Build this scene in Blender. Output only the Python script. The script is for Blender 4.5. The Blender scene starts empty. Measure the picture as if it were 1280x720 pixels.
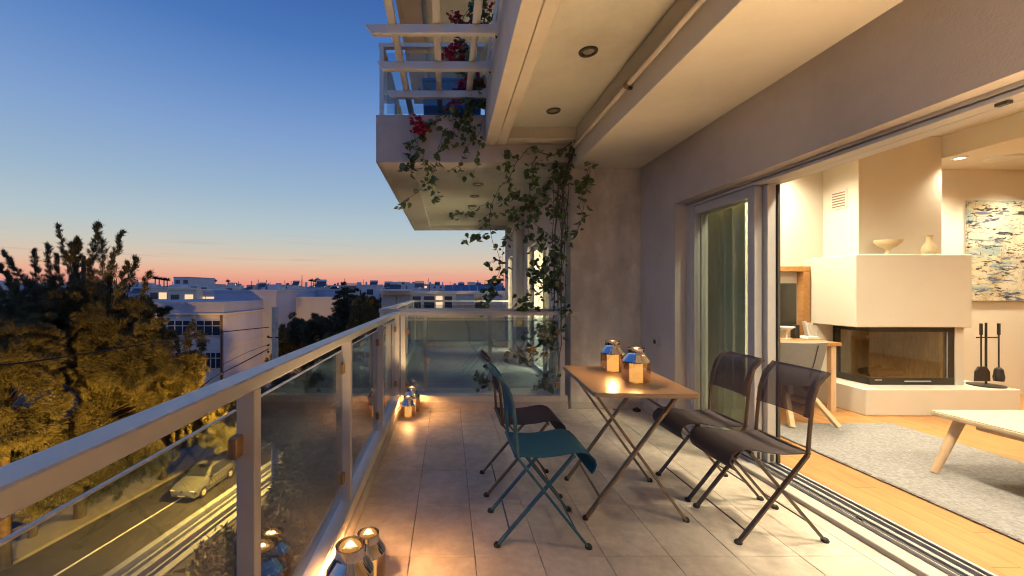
import bpy, bmesh, math, random
import numpy as np
from mathutils import Vector, Matrix
random.seed(7)
rng = np.random.default_rng(7)
SC = bpy.context.scene
COL = SC.collection
R = math.radians

# ------------------------------------------------------------------ camera
F, CX, CY, CH = 505.0, 560.0, 363.0, 1.28          # focal length and vanishing point of the photograph, eye height
cam = bpy.data.cameras.new('camera'); camo = bpy.data.objects.new('camera', cam); COL.objects.link(camo)
camo.location = (0, 0, CH); camo.rotation_euler = (math.pi/2, 0, 0)
cam.sensor_width = 36; cam.lens = F/1280*36
cam.shift_x = (640-CX)/1280; cam.shift_y = -(360-CY)/1280
cam.clip_start = 0.05; cam.clip_end = 6000
SC.camera = camo

# ------------------------------------------------------------------ dusk sky
def lin(r, g, b):
    f = lambda c: (c/255/12.92) if c <= 10.3 else ((c/255+.055)/1.055)**2.4
    return (f(r), f(g), f(b), 1)
W = bpy.data.worlds.new('World'); SC.world = W; W.use_nodes = True
wt = W.node_tree; wn = wt.nodes; wl = wt.links
bgn = wn['Background']
geo = wn.new('ShaderNodeTexCoord'); sep = wn.new('ShaderNodeSeparateXYZ'); wl.new(geo.outputs['Generated'], sep.inputs[0])
def ramp(tree, stops, inter='LINEAR'):
    n = tree.nodes.new('ShaderNodeValToRGB'); e = n.color_ramp.elements; n.color_ramp.interpolation = inter
    while len(e) < len(stops): e.new(0.5)
    for el, (p, c) in zip(e, stops): el.position = p; el.color = c
    return n
front = ramp(wt, [(0.0, lin(192, 116, 116)), (.018, lin(208, 136, 122)), (.038, lin(211, 156, 132)), (.062, lin(201, 174, 150)), (.095, lin(182, 178, 166)),
                  (.14, lin(162, 176, 180)), (.231, lin(136, 160, 182)), (.333, lin(114, 143, 184)), (.424, lin(90, 125, 176)),
                  (.505, lin(66, 106, 165)), (.58, lin(55, 92, 152)), (1, lin(42, 74, 134))])
back = ramp(wt, [(0.0, lin(116, 115, 146)), (.06, lin(141, 136, 168)), (.2, lin(122, 143, 184)), (.5, lin(70, 108, 166)), (1, lin(42, 74, 134))])
for n in (front, back): wl.new(sep.outputs['Z'], n.inputs[0])
mr = wn.new('ShaderNodeMapRange'); mr.inputs[1].default_value = -.5; mr.inputs[2].default_value = .45; mr.interpolation_type = 'SMOOTHSTEP'
wl.new(sep.outputs['Y'], mr.inputs[0])
mx = wn.new('ShaderNodeMixRGB'); wl.new(mr.outputs[0], mx.inputs[0]); wl.new(back.outputs[0], mx.inputs[1]); wl.new(front.outputs[0], mx.inputs[2])
# thin streaks of cloud low over the sunset
mpn = wn.new('ShaderNodeMapping'); mpn.inputs['Scale'].default_value = (2.2, 2.2, 60); wl.new(geo.outputs['Generated'], mpn.inputs[0])
cn = wn.new('ShaderNodeTexNoise'); cn.inputs['Scale'].default_value = 2.0; cn.inputs['Detail'].default_value = 4; wl.new(mpn.outputs[0], cn.inputs[0])
cr = ramp(wt, [(.58, (0, 0, 0, 1)), (.72, (1, 1, 1, 1))]); wl.new(cn.outputs[0], cr.inputs[0])
zb = ramp(wt, [(.02, (0, 0, 0, 1)), (.055, (.30, .30, .30, 1)), (.10, (.15, .15, .15, 1)), (.16, (0, 0, 0, 1))]); wl.new(sep.outputs['Z'], zb.inputs[0])
mm = wn.new('ShaderNodeMath'); mm.operation = 'MULTIPLY'; wl.new(cr.outputs[0], mm.inputs[0]); wl.new(zb.outputs[0], mm.inputs[1])
mx2 = wn.new('ShaderNodeMixRGB'); wl.new(mm.outputs[0], mx2.inputs[0]); wl.new(mx.outputs[0], mx2.inputs[1]); mx2.inputs[2].default_value = lin(160, 128, 146)
sky = wn.new('ShaderNodeTexSky'); sky.sky_type = 'NISHITA'; sky.sun_disc = False
sky.sun_elevation = R(-2.5); sky.sun_rotation = R(-25); sky.ozone_density = 3
sk = wn.new('ShaderNodeMixRGB'); sk.blend_type = 'ADD'; sk.inputs[0].default_value = .06
wl.new(mx2.outputs[0], sk.inputs[1]); wl.new(sky.outputs[0], sk.inputs[2])
wl.new(sk.outputs[0], bgn.inputs[0]); bgn.inputs[1].default_value = .665
# the sun is just below the horizon ahead on the left: only a faint wide afterglow is left
sl = bpy.data.lights.new('sun', 'SUN'); sl.energy = .04; sl.angle = R(20); sl.color = (1, .55, .4)
so = bpy.data.objects.new('sun', sl); COL.objects.link(so); so.rotation_euler = (R(86), 0, R(155))

SC.view_settings.view_transform = 'Standard'; SC.view_settings.look = 'None'
SC.view_settings.exposure = .92; SC.view_settings.gamma = 1
SC.render.engine = 'CYCLES'
SC.cycles.use_denoising = True; SC.cycles.filter_width = 1.1
try: SC.cycles.denoiser = 'OPENIMAGEDENOISE'
except Exception: pass
SC.cycles.max_bounces = 10; SC.cycles.transparent_max_bounces = 24; SC.cycles.diffuse_bounces = 5
SC.cycles.sample_clamp_indirect = 4; SC.cycles.caustics_reflective = False; SC.cycles.caustics_refractive = False

# ------------------------------------------------------------------ helpers
def at(px, py, Y):                                  # a point seen at (px, py) of the photograph that lies Y metres ahead
    return Vector(((px-CX)*Y/F, Y, CH-(py-CY)*Y/F))
ORG = {}
class MB:
    def __init__(s): s.v = []; s.f = []
    def add(s, vs, fs):
        n = len(s.v); s.v += [tuple(p) for p in vs]; s.f += [tuple(i+n for i in f) for f in fs]; return s
    def box(s, x0, x1, y0, y1, z0, z1):
        return s.add([(x0,y0,z0),(x1,y0,z0),(x1,y1,z0),(x0,y1,z0),(x0,y0,z1),(x1,y0,z1),(x1,y1,z1),(x0,y1,z1)],
                     [(0,3,2,1),(4,5,6,7),(0,1,5,4),(1,2,6,5),(2,3,7,6),(3,0,4,7)])
    def bar(s, p, q, w, h, up=(0,0,1)):             # rectangular bar from p to q
        p = Vector(p); q = Vector(q); d = (q-p).normalized(); u = Vector(up)
        if abs(d.dot(u)) > .99: u = Vector((1,0,0))
        a = d.cross(u).normalized()*w/2; b = a.cross(d).normalized()*h/2
        vs = [p-a-b, p+a-b, p+a+b, p-a+b, q-a-b, q+a-b, q+a+b, q-a+b]
        return s.add(vs, [(0,3,2,1),(4,5,6,7),(0,1,5,4),(1,2,6,5),(2,3,7,6),(3,0,4,7)])
    def tube(s, path, r, seg=8, r2=None):
        P = [Vector(p) for p in path]; n = len(P); vs = []; fs = []
        ref = Vector((0,0,1))
        d0 = (P[-1]-P[0]).normalized() if (P[-1]-P[0]).length > 1e-6 else Vector((0,0,1))
        if abs(d0.dot(ref)) > .9: ref = Vector((1,0,0)) if abs(d0.x) < .9 else Vector((0,1,0))
        for i, p in enumerate(P):
            d = (P[min(i+1,n-1)]-P[max(i-1,0)]).normalized()
            a = d.cross(ref)
            if a.length < 1e-4: a = d.cross(Vector((.3,.8,.1)))
            a.normalize(); b = a.cross(d)
            rr = r if r2 is None else r+(r2-r)*i/max(1,n-1)
            for k in range(seg):
                t = 2*math.pi*k/seg; vs.append(p+a*math.cos(t)*rr+b*math.sin(t)*rr)
        for i in range(n-1):
            for k in range(seg):
                k2 = (k+1) % seg; fs.append((i*seg+k, i*seg+k2, (i+1)*seg+k2, (i+1)*seg+k))
        fs.append(tuple(range(seg-1,-1,-1))); fs.append(tuple((n-1)*seg+k for k in range(seg)))
        return s.add(vs, fs)
    def lathe(s, prof, seg=28, c=(0,0,0), close=False):
        vs = []; fs = []; n = len(prof)
        for r, z in prof:
            for k in range(seg):
                t = 2*math.pi*k/seg; vs.append((c[0]+r*math.cos(t), c[1]+r*math.sin(t), c[2]+z))
        m = n if close else n-1
        for i in range(m):
            j = (i+1) % n
            for k in range(seg):
                k2 = (k+1) % seg; fs.append((i*seg+k, i*seg+k2, j*seg+k2, j*seg+k))
        return s.add(vs, fs)
    def prism(s, poly, axis, a, b):                 # polygon in the two other axes, extruded from a to b along axis
        def p3(u, v, w):
            return {'x': (w,u,v), 'y': (u,w,v), 'z': (u,v,w)}[axis]
        n = len(poly)
        vs = [p3(u,v,a) for u,v in poly]+[p3(u,v,b) for u,v in poly]
        fs = [tuple(range(n)), tuple(range(2*n-1,n-1,-1))]+[(i,(i+1)%n+0,(i+1)%n+n,i+n) for i in range(n)]
        return s.add(vs, fs)
    def sheet(s, grid, th):                         # grid[i][j] points, thickness th along the local normal
        n = len(grid); m = len(grid[0]); G = [[Vector(p) for p in row] for row in grid]; vs = []
        top = []; bot = []
        for i in range(n):
            for j in range(m):
                du = G[min(i+1,n-1)][j]-G[max(i-1,0)][j]; dv = G[i][min(j+1,m-1)]-G[i][max(j-1,0)]
                nn = du.cross(dv).normalized()*th/2
                top.append(G[i][j]+nn); bot.append(G[i][j]-nn)
        fs = []; N = n*m
        for i in range(n-1):
            for j in range(m-1):
                a = i*m+j; fs.append((a,a+m,a+m+1,a+1)); fs.append((a+N,a+1+N,a+m+1+N,a+m+N))
        for i in range(n-1):
            for j in (0, m-1):
                a = i*m+j; fs.append((a,a+N,a+m+N,a+m) if j else (a,a+m,a+m+N,a+N))
        for j in range(m-1):
            for i in (0, n-1):
                a = i*m+j; fs.append((a,a+1,a+1+N,a+N))
        return s.add(top+bot, fs)
    def mesh(s, name, mat, off=(0,0,0), bevel=0, smooth=False, seg=1):
        me = bpy.data.meshes.new(name)
        me.from_pydata([(x-off[0], y-off[1], z-off[2]) for x,y,z in s.v], [], s.f)
        bm = bmesh.new(); bm.from_mesh(me)
        bmesh.ops.recalc_face_normals(bm, faces=bm.faces)
        if bevel:
            bmesh.ops.bevel(bm, geom=list(bm.edges), offset=bevel, segments=seg, affect='EDGES', clamp_overlap=True)
        bm.to_mesh(me); bm.free()
        if smooth: me.shade_smooth() if smooth is True else me.shade_smooth()
        if mat: me.materials.append(mat)
        return me
    def build(s, name, mat, parent=None, bevel=0, smooth=False, kind=None, seg=1):
        off = ORG.get(parent.name, (0,0,0)) if parent else (0,0,0)
        me = s.mesh(name, mat, off, bevel, smooth, seg)
        if smooth and smooth is not True:
            me.set_sharp_from_angle(angle=R(smooth))
        return link(name, me, parent, kind)
def link(name, me, parent=None, kind=None, loc=None):
    o = bpy.data.objects.new(name, me); COL.objects.link(o)
    if parent:
        o.parent = parent; ORG[o.name] = ORG.get(parent.name, (0,0,0))
        if loc is not None: b = ORG[o.name]; o.location = (loc[0]-b[0], loc[1]-b[1], loc[2]-b[2])
    elif loc is not None: o.location = loc
    if kind: o['kind'] = kind
    return o
def tag(o, label, cat, group=None):
    o['label'] = label; o['category'] = cat
    if group: o['group'] = group
    return o
def thing(name, label, cat, loc=(0,0,0), group=None):
    o = bpy.data.objects.new(name, None); COL.objects.link(o); o.location = loc; o.empty_display_size = .2
    ORG[o.name] = tuple(loc)
    return tag(o, label, cat, group)
def B(x0, x1, y0, y1, z0, z1): return MB().box(x0, x1, y0, y1, z0, z1)
def dup(root, loc, rotz, label, group=None):
    r = root.copy(); COL.objects.link(r); r.location = loc; r.rotation_euler = (0,0,rotz); r['label'] = label
    if group: r['group'] = group
    for ch in list(root.children):
        c = ch.copy(); COL.objects.link(c); c.parent = r
        for g in list(ch.children):
            d = g.copy(); COL.objects.link(d); d.parent = c
    return r

# ------------------------------------------------------------------ materials
def mat(name, col, rough=.6, metal=0., var=.0, vscale=6., bump=0., bscale=40., spec=.5, emit=None, estr=0., objvar=0., stretch=None, stain=0., sscale=2.):
    m = bpy.data.materials.new(name); m.use_nodes = True; t = m.node_tree; n = t.nodes; p = n['Principled BSDF']
    c = (*col, 1) if len(col) == 3 else col
    p.inputs['Base Color'].default_value = c; p.inputs['Roughness'].default_value = rough; p.inputs['Metallic'].default_value = metal
    p.inputs['Specular IOR Level'].default_value = spec
    src = None
    if var or bump or objvar:
        tc = n.new('ShaderNodeTexCoord'); mp = n.new('ShaderNodeMapping'); t.links.new(tc.outputs['Object'], mp.inputs[0])
        if stretch: mp.inputs['Scale'].default_value = stretch
        if objvar:
            oi = n.new('ShaderNodeObjectInfo'); cx = n.new('ShaderNodeVectorMath'); cx.operation = 'SCALE'; cx.inputs[0].default_value = (37, 19, 53)
            t.links.new(oi.outputs['Random'], cx.inputs['Scale']); t.links.new(cx.outputs[0], mp.inputs['Location'])
    if var or objvar:
        nz = n.new('ShaderNodeTexNoise'); nz.inputs['Scale'].default_value = vscale; nz.inputs['Detail'].default_value = 7; nz.inputs['Roughness'].default_value = .62
        t.links.new(mp.outputs[0], nz.inputs[0])
        dark = tuple(max(0, x*(1-var)) for x in c[:3])+(1,); lite = tuple(min(1, x*(1+var*.6)) for x in c[:3])+(1,)
        rp = ramp(t, [(.3, dark), (.7, lite)]); t.links.new(nz.outputs[0], rp.inputs[0]); src = rp.outputs[0]
        if objvar:
            hs = n.new('ShaderNodeHueSaturation'); mrg = n.new('ShaderNodeMapRange'); mrg.inputs[3].default_value = 1-objvar; mrg.inputs[4].default_value = 1+objvar
            t.links.new(oi.outputs['Random'], mrg.inputs[0]); t.links.new(mrg.outputs[0], hs.inputs['Value']); t.links.new(src, hs.inputs['Color']); src = hs.outputs[0]
        if stain:                                   # blotchy old stains and dirt that lie on the surface itself
            gp = n.new('ShaderNodeNewGeometry'); sn = n.new('ShaderNodeTexNoise'); sn.inputs['Scale'].default_value = sscale; sn.inputs['Detail'].default_value = 8; sn.inputs['Roughness'].default_value = .7
            t.links.new(gp.outputs['Position'], sn.inputs[0]); sr = ramp(t, [(.46, (0,0,0,1)), (.68, (stain,)*3+(1,))]); t.links.new(sn.outputs[0], sr.inputs[0])
            smx = n.new('ShaderNodeMixRGB'); t.links.new(sr.outputs[0], smx.inputs[0]); t.links.new(src, smx.inputs[1]); smx.inputs[2].default_value = (c[0]*.42, c[1]*.38, c[2]*.33, 1); src = smx.outputs[0]
        t.links.new(src, p.inputs['Base Color'])
    if bump:
        nb = n.new('ShaderNodeTexNoise'); nb.inputs['Scale'].default_value = bscale; nb.inputs['Detail'].default_value = 4
        t.links.new(mp.outputs[0], nb.inputs[0]); bp = n.new('ShaderNodeBump'); bp.inputs['Strength'].default_value = bump; bp.inputs['Distance'].default_value = .01
        t.links.new(nb.outputs[0], bp.inputs['Height']); t.links.new(bp.outputs[0], p.inputs['Normal'])
    if emit:
        p.inputs['Emission Color'].default_value = (*emit, 1); p.inputs['Emission Strength'].default_value = estr
    return m
def glass(name, tint=(.9,.95,.95), refl=(1,1,1), f0=.045, power=5., rough=0., base_mix=None):
    m = bpy.data.materials.new(name); m.use_nodes = True; t = m.node_tree; n = t.nodes; n.remove(n['Principled BSDF'])
    out = n['Material Output']; g = n.new('ShaderNodeNewGeometry')
    d = n.new('ShaderNodeVectorMath'); d.operation = 'DOT_PRODUCT'; t.links.new(g.outputs['Incoming'], d.inputs[0]); t.links.new(g.outputs['Normal'], d.inputs[1])
    def mth(op, a, b=None):
        q = n.new('ShaderNodeMath'); q.operation = op
        for k, x in enumerate((a, b)):
            if x is None: continue
            if isinstance(x, (int, float)): q.inputs[k].default_value = x
            else: t.links.new(x, q.inputs[k])
        return q.outputs[0]
    c = mth('ABSOLUTE', d.outputs['Value']); inv = mth('SUBTRACT', 1.0, c); pw = mth('POWER', inv, power)
    fr = mth('ADD', mth('MULTIPLY', pw, 1-f0), f0)
    tr = n.new('ShaderNodeBsdfTransparent'); tr.inputs[0].default_value = (*tint, 1)
    gl = n.new('ShaderNodeBsdfGlossy'); gl.inputs['Roughness'].default_value = rough; gl.inputs[0].default_value = (*refl, 1)
    ms = n.new('ShaderNodeMixShader'); t.links.new(fr, ms.inputs[0]); t.links.new(tr.outputs[0], ms.inputs[1]); t.links.new(gl.outputs[0], ms.inputs[2])
    t.links.new(ms.outputs[0], out.inputs[0])
    return m
def emis(name, col, s):
    return mat(name, (.8,.8,.8), emit=col, estr=s)

M = {}
M['plaster'] = mat('plaster', (.60,.55,.51), .85, var=.10, vscale=1.3, stain=.28, sscale=1.1, bump=.15, bscale=90)
M['plaster_stained'] = mat('plaster_stained', (.68,.62,.53), .85, stain=.5, sscale=2.2, var=.34, vscale=2.4, bump=.15, bscale=90, stretch=(1.6,1.6,.55))
M['soffit_paint'] = mat('soffit_paint', (.76,.72,.62), .8, stain=.18, sscale=.9, var=.07, vscale=.9, bump=.06, bscale=60)
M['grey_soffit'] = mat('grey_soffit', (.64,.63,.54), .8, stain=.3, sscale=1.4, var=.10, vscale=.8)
M['trim'] = mat('trim', (.72,.66,.55), .7, stain=.22, sscale=2.5, var=.05, vscale=2)
M['alu'] = mat('alu', (.62,.60,.56), .42, metal=.25, var=.05, vscale=8)
M['alu_grey'] = mat('alu_grey', (.60,.59,.58), .35, metal=.25, var=.05, vscale=10)
M['alu_dark'] = mat('alu_dark', (.06,.06,.06), .5)
M['bronze'] = mat('bronze', (.32,.22,.12), .4, metal=.6)
M['tile'] = mat('tile', (.68,.595,.485), .5, stain=.42, sscale=3.2, var=.17, vscale=16, bump=.12, bscale=90, objvar=.07)
M['grout'] = mat('grout', (.14,.125,.11), .9)
M['skirt'] = mat('skirt', (.56,.50,.43), .6, stain=.4, sscale=5, var=.12, vscale=6)
M['marble'] = mat('marble', (.58,.53,.46), .4, var=.12, vscale=4)
M['glass'] = glass('rail_glass', (.73,.81,.86), f0=.06, power=4.0)
M['clear_glass'] = glass('clear_glass', (.93,.96,.93), f0=.045)
M['fire_glass'] = glass('fire_glass', (.84,.80,.70), f0=.10, power=4)
M['white_wall'] = mat('white_wall', (.74,.69,.60), .85, var=.03, vscale=1.5)
M['hearth'] = mat('hearth', (.70,.66,.58), .7, var=.04, vscale=2)
M['wood'] = mat('wood', (.45,.235,.085), .38, var=.22, vscale=4, objvar=.10, stretch=(9,1,9))
M['pale_wood'] = mat('pale_wood', (.66,.47,.29), .45, var=.14, vscale=5, stretch=(6,6,1))
M['table_wood'] = mat('table_wood', (.74,.62,.42), .25, var=.08, vscale=4, stretch=(1,7,1))
M['rug'] = mat('rug', (.31,.305,.31), .97, var=.38, vscale=55, bump=1., bscale=170)
M['grey_felt'] = mat('grey_felt', (.20,.19,.18), .9, var=.08, vscale=40)
M['black'] = mat('black', (.02,.02,.02), .45)
M['iron'] = mat('iron', (.035,.032,.03), .4, metal=.3)
M['fire_black'] = mat('fire_black', (.045,.04,.032), .45, metal=.4)
M['firebrick'] = mat('firebrick', (.46,.40,.29), .9, var=.35, vscale=9, stretch=(6,6,1))
M['teal'] = mat('teal', (.014,.10,.16), .45)
M['teal_cloth'] = mat('teal_cloth', (.012,.105,.175), .7, bump=.2, bscale=700)
M['brown'] = mat('brown', (.085,.055,.04), .4)
M['brown_cloth'] = mat('brown_cloth', (.05,.038,.045), .7, bump=.2, bscale=700)
M['table_paint'] = mat('table_paint', (.21,.15,.09), .42, metal=.15)
M['table_top'] = mat('table_top', (.42,.325,.205), .32, metal=.15, var=.05, vscale=12)
M['chrome'] = mat('chrome', (.75,.74,.75), .05, metal=1)
M['candle'] = mat('candle', (.85,.62,.35), .6, emit=(1,.66,.22), estr=.78)
M['flame'] = emis('flame', (1,.72,.28), 22)
M['rubber'] = mat('rubber', (.02,.02,.02), .8)
M['pot'] = mat('pot', (.66,.55,.36), .6)
M['screen'] = mat('screen', (.03,.028,.022), .12)
M['white_plastic'] = mat('white_plastic', (.75,.74,.7), .4)
M['curtain'] = mat('curtain', (.72,.72,.56), .9, var=.12, vscale=30, stretch=(1,1,.05))
M['downlight'] = emis('downlight', (1,.80,.50), 14)
M['dimlight'] = mat('dimlight', (.6,.5,.36), .25, metal=.6)
M['leaf'] = mat('leaf', (.085,.135,.042), .42, var=.45, vscale=9, objvar=.30)
M['leaf_dark'] = mat('leaf_dark', (.030,.045,.022), .55, var=.5, vscale=3)
M['flower'] = mat('flower', (.42,.018,.075), .6, var=.3, vscale=30)
M['stem'] = mat('stem', (.11,.08,.06), .85, var=.3, vscale=20)
M['bark'] = mat('bark', (.09,.07,.05), .9, var=.4, vscale=6)
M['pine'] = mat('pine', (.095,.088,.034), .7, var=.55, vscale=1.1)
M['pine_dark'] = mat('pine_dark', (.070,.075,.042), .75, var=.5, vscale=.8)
M['hedge'] = mat('hedge', (.045,.055,.022), .5, var=.5, vscale=2)
M['asphalt'] = mat('asphalt', (.055,.052,.05), .85, stain=.6, sscale=.5, var=.25, vscale=1.2, bump=.2, bscale=60)
M['ground'] = mat('ground', (.07,.066,.055), .95, var=.4, vscale=.15)
M['pave'] = mat('pave', (.24,.22,.19), .9, var=.2, vscale=2)
M['white_paint'] = mat('white_paint', (.8,.8,.76), .45)
for nm, c in dict(block_white=(.64,.62,.66), block_cream=(.74,.66,.54), block_grey=(.58,.58,.60), block_blue=(.42,.44,.52), block_tan=(.58,.50,.42)).items():
    M[nm] = mat(nm, c, .9, var=.12, vscale=.35, stretch=(1,1,.4))
M['win'] = mat('window_glass', (.03,.035,.05), .08, spec=.8)
M['win_frame'] = mat('win_frame', (.6,.6,.6), .5)
M['win_lit'] = emis('win_lit', (1,.60,.22), .55)
M['pipe_brown'] = mat('pipe_brown', (.12,.055,.04), .6)
M['solar'] = mat('solar', (.07,.085,.12), .22)
M['awning'] = mat('awning', (.42,.35,.30), .9, var=.15, vscale=3)
M['roof_blue'] = mat('roof_blue', (.07,.13,.24), .4)
M['concrete'] = mat('concrete', (.52,.46,.37), .9, var=.3, vscale=5, bump=.3)
M['wire'] = mat('wire', (.012,.012,.012), .7)
M['trail_white'] = mat('trail_white', (.30,.32,.36), .6, var=.15, vscale=3)
M['car_paint'] = mat('car_paint', (.34,.35,.38), .25, metal=.6)
M['street_bulb'] = emis('street_bulb', (1,.62,.16), 30)
M['blue_box'] = mat('blue_box', (.012,.11,.26), .4)
M['room_glow'] = mat('room_glow', (.80,.76,.56), .9, var=.12, vscale=14, stretch=(6,6,.1))
_t = M['room_glow'].node_tree; _tr = _t.nodes.new('ShaderNodeBsdfTranslucent'); _tr.inputs[0].default_value = (.85,.8,.6,1); _m = _t.nodes.new('ShaderNodeMixShader'); _m.inputs[0].default_value = .55
_t.links.new(_t.nodes['Principled BSDF'].outputs[0], _m.inputs[1]); _t.links.new(_tr.outputs[0], _m.inputs[2]); _t.links.new(_m.outputs[0], _t.nodes['Material Output'].inputs[0])

def lamp(name, loc, power, col, size=.06, parent=None, typ='POINT', rot=None, spot=None, blend=.6):
    l = bpy.data.lights.new(name, typ); l.energy = power; l.color = col
    if typ in ('POINT', 'SPOT'): l.shadow_soft_size = size
    if typ == 'AREA': l.shape = 'DISK'; l.size = size
    if typ == 'SPOT': l.spot_size = R(spot); l.spot_blend = blend
    o = bpy.data.objects.new(name, l); COL.objects.link(o); o.location = loc
    if rot: o.rotation_euler = rot
    if parent:
        b = ORG[parent.name]; o.parent = parent; o.location = (loc[0]-b[0], loc[1]-b[1], loc[2]-b[2])
    return o

# ================================================================== the setting: balcony floor
XL, XR, Y0, Y1 = -.4975, 2.11, -1.31, 4.37
floor = B(-.62, 2.30, Y0-.3, 4.45, -.30, -.012).build('balcony_floor', M['grout'], kind='structure')
px_, py_ = .3135, .465
tile_me = None
for i in range(9):
    for j in range(13):
        x0 = XL+i*px_; y1_ = 4.366-j*py_+.0
        y0_ = 1.947+(5-j)*py_; y1_ = y0_+py_
        x1 = min(x0+px_, XR); y1_ = min(y1_, Y1)
        if x1-x0 < .03 or y1_-y0_ < .03: continue
        full = abs(x1-x0-px_) < 1e-4 and abs(y1_-y0_-py_) < 1e-4
        if full and tile_me is None:
            tile_me = B(.0016, px_-.0016, .0016, py_-.0016, -.014, 0).mesh('tile', M['tile'], bevel=.0012)
        me = tile_me if full else B(.0016, x1-x0-.0016, .0016, y1_-y0_-.0016, -.014, 0).mesh('tile', M['tile'], bevel=.0012)
        link('tile', me, floor, loc=(x0, y0_, random.uniform(-.0006, .0006)))

# ================================================================== our apartment house
house = thing('apartment_house', 'cream plastered apartment house front beside the tiled balcony', 'building', (2.2, 4.4, 0))
b = MB().box(2.09, 2.34, Y0-2, 3.72, 2.08, 3.35); b.box(2.09, 2.34, 3.722, 4.378, -.3, 3.35)
b.box(2.09, 2.34, Y0-2, -1.0, -.3, 2.078)
b.build('facade_wall', M['plaster'], house)
B(1.33, 2.60, 4.38, 4.62, -.3, 3.35).build('return_wall', M['plaster_stained'], house)
B(.634, 1.343, Y0-2, 4.218, 2.985, 3.35).build('ceiling_panel', M['grey_soffit'], house)
B(1.345, 2.088, Y0-2, 4.378, 2.607, 3.34).build('soffit_beam', M['soffit_paint'], house, bevel=.004)
eb = MB().prism([(.404,2.867),(.512,2.867),(.514,2.885),(.531,2.885),(.533,2.867),(.615,2.867),(.632,2.880),(.632,3.33),(.43,3.33),(.43,3.47),(.404,3.47)], 'y', Y0-2, 4.43)
edge = eb.build('edge_beam', M['trim'], house)
B(.385, .45, Y0-2, 4.45, 3.472, 3.62).build('coping', M['alu_grey'], edge)
B(.634, 1.343, 4.22, 4.43, 2.867, 3.345).build('cross_beam', M['trim'], house, bevel=.004)
b = MB().box(1.335, 2.088, 4.366, 4.379, .001, .075).build('skirting', M['skirt'], house, bevel=.002)
B(2.077, 2.0895, 3.72, 4.364, .001, .075).build('skirting', M['skirt'], house, bevel=.002)
MB().box(2.11, 2.20, Y0, 3.72, -.012, .030).build('door_sill', M['marble'], house, bevel=.004)
# vent in the corner of the wall
b = MB().box(2.083, 2.0885, 4.03, 4.22, .10, .20).build('wall_vent', M['skirt'], house)
v = MB()
for k in range(4): v.box(2.079, 2.0828, 4.045, 4.205, .112+k*.022, .124+k*.022)
v.build('slat', M['trim'], b)
# rear side of the building behind the viewpoint (closes the loggia a few metres back)
B(-.62, 2.085, Y0-.62, Y0-.42, -.3, 3.30).build('rear_wall', M['plaster'], house)

# recessed balcony downlights
for k, (yy, lb) in enumerate(((2.88, 'recessed round downlight in the ceiling panel nearest the viewer'), (3.83, 'recessed round downlight near the far end of the ceiling panel'))):
    t = thing('ceiling_downlight', lb, 'ceiling light', (1.0, yy, 2.985), 'downlights in the balcony ceiling')
    MB().lathe([(.040,-.001),(.046,-.012),(.064,-.010),(.067,-.001)], 28, (1.0,yy,2.985)).build('trim_ring', M['iron'], t, smooth=40)
    MB().lathe([(.0005,-.004),(.02,-.0065),(.0405,-.003)], 24, (1.0,yy,2.985)).build('lens', M['dimlight'], t, smooth=True)
# service pipe along the beam
t = thing('drain_pipe', 'painted pipe running along the side of the lowered ceiling beam', 'pipe', (1.318, 0, 2.79))
MB().tube([(1.318,Y0-1,2.79),(1.318,1.5,2.79),(1.318,4.21,2.785)], .020, 12).build('pipe', M['trim'], t, smooth=40)
for yy in (.4, 2.93):
    MB().tube([(1.318,yy,2.79),(1.318,yy+.05,2.79)], .027, 12).build('coupling', M['bronze'], t)
    MB().box(1.316, 1.3445, yy+.012, yy+.03, 2.75, 2.765).build('clip', M['iron'], t)
# small wall switch
t = thing('wall_switch', 'small beige switch plate with a dark square on the wall', 'switch', (2.088, 4.06, .765))
B(2.074, 2.089, 4.015, 4.105, .722, .808).build('plate', M['skirt'], t, bevel=.004)
B(2.070, 2.0738, 4.035, 4.075, .745, .785).build('button', M['black'], t, bevel=.001)
# dark lump at the foot of the wall, fallen petals
t = thing('door_stop', 'small black weight lying at the foot of the corner wall', 'door stop', (2.04, 4.27, .002))
MB().lathe([(.0,.0),(.038,.0),(.042,.010),(.034,.024),(.012,.03),(0,.03)], 14, (2.0,4.28,.002)).build('body', M['black'], t, smooth=True)
MB().tube([(1.985,4.28,.03),(2.0,4.28,.042),(2.02,4.28,.03)], .005, 6).build('handle', M['black'], t)
for k, (x, y) in enumerate(((1.77, 4.30), (1.69, 4.34))):
    g = [[(x+.02*math.cos(a)*rr, y+.016*math.sin(a)*rr, .004+.013*rr) for a in [i*math.pi/3 for i in range(7)]] for rr in (.2, 1)]
    lb = ['crimson petal lying on the tiles behind the bistro table', 'tiny crimson petal beside the back wall skirting', 'tiny fallen petal against the kerb skirting', 'tiny fallen petal against the kerb nearer the lanterns'][k]
    tag(MB().sheet(g, .002).build('fallen_petal', M['flower'] if k < 2 else M['stem']), lb, 'petal', 'petals fallen on the floor')

# ================================================================== kerb and glass railing
kerb = thing('kerb_wall', 'low plastered kerb under the glass railing of the balcony', 'kerb', (-.56, 2, 0))
MB().box(-.62, -.515, Y0, 4.45, -.012, .132).build('body', M['trim'], kerb)
B(-.614, -.517, Y0, 4.33, .1325, .138).build('coping', M['alu'], kerb, bevel=.002)
B(-.5148, -.4985, Y0, 4.36, -.011, .073).build('skirting', M['skirt'], kerb, bevel=.003)
B(-.6215, -.6145, Y0, 4.45, .1328, .146).build('edge_strip', M['trim'], kerb, bevel=.001)
MB().box(-.5148, 1.30, 4.385, 4.46, -.012, .132).build('body', M['trim'], kerb)
B(-.5148, 1.302, 4.368, 4.3845, -.011, .073).build('skirting', M['skirt'], kerb, bevel=.003)
B(-.5148, 1.295, 4.39, 4.455, .1325, .138).build('coping', M['alu'], kerb, bevel=.002)

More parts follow.
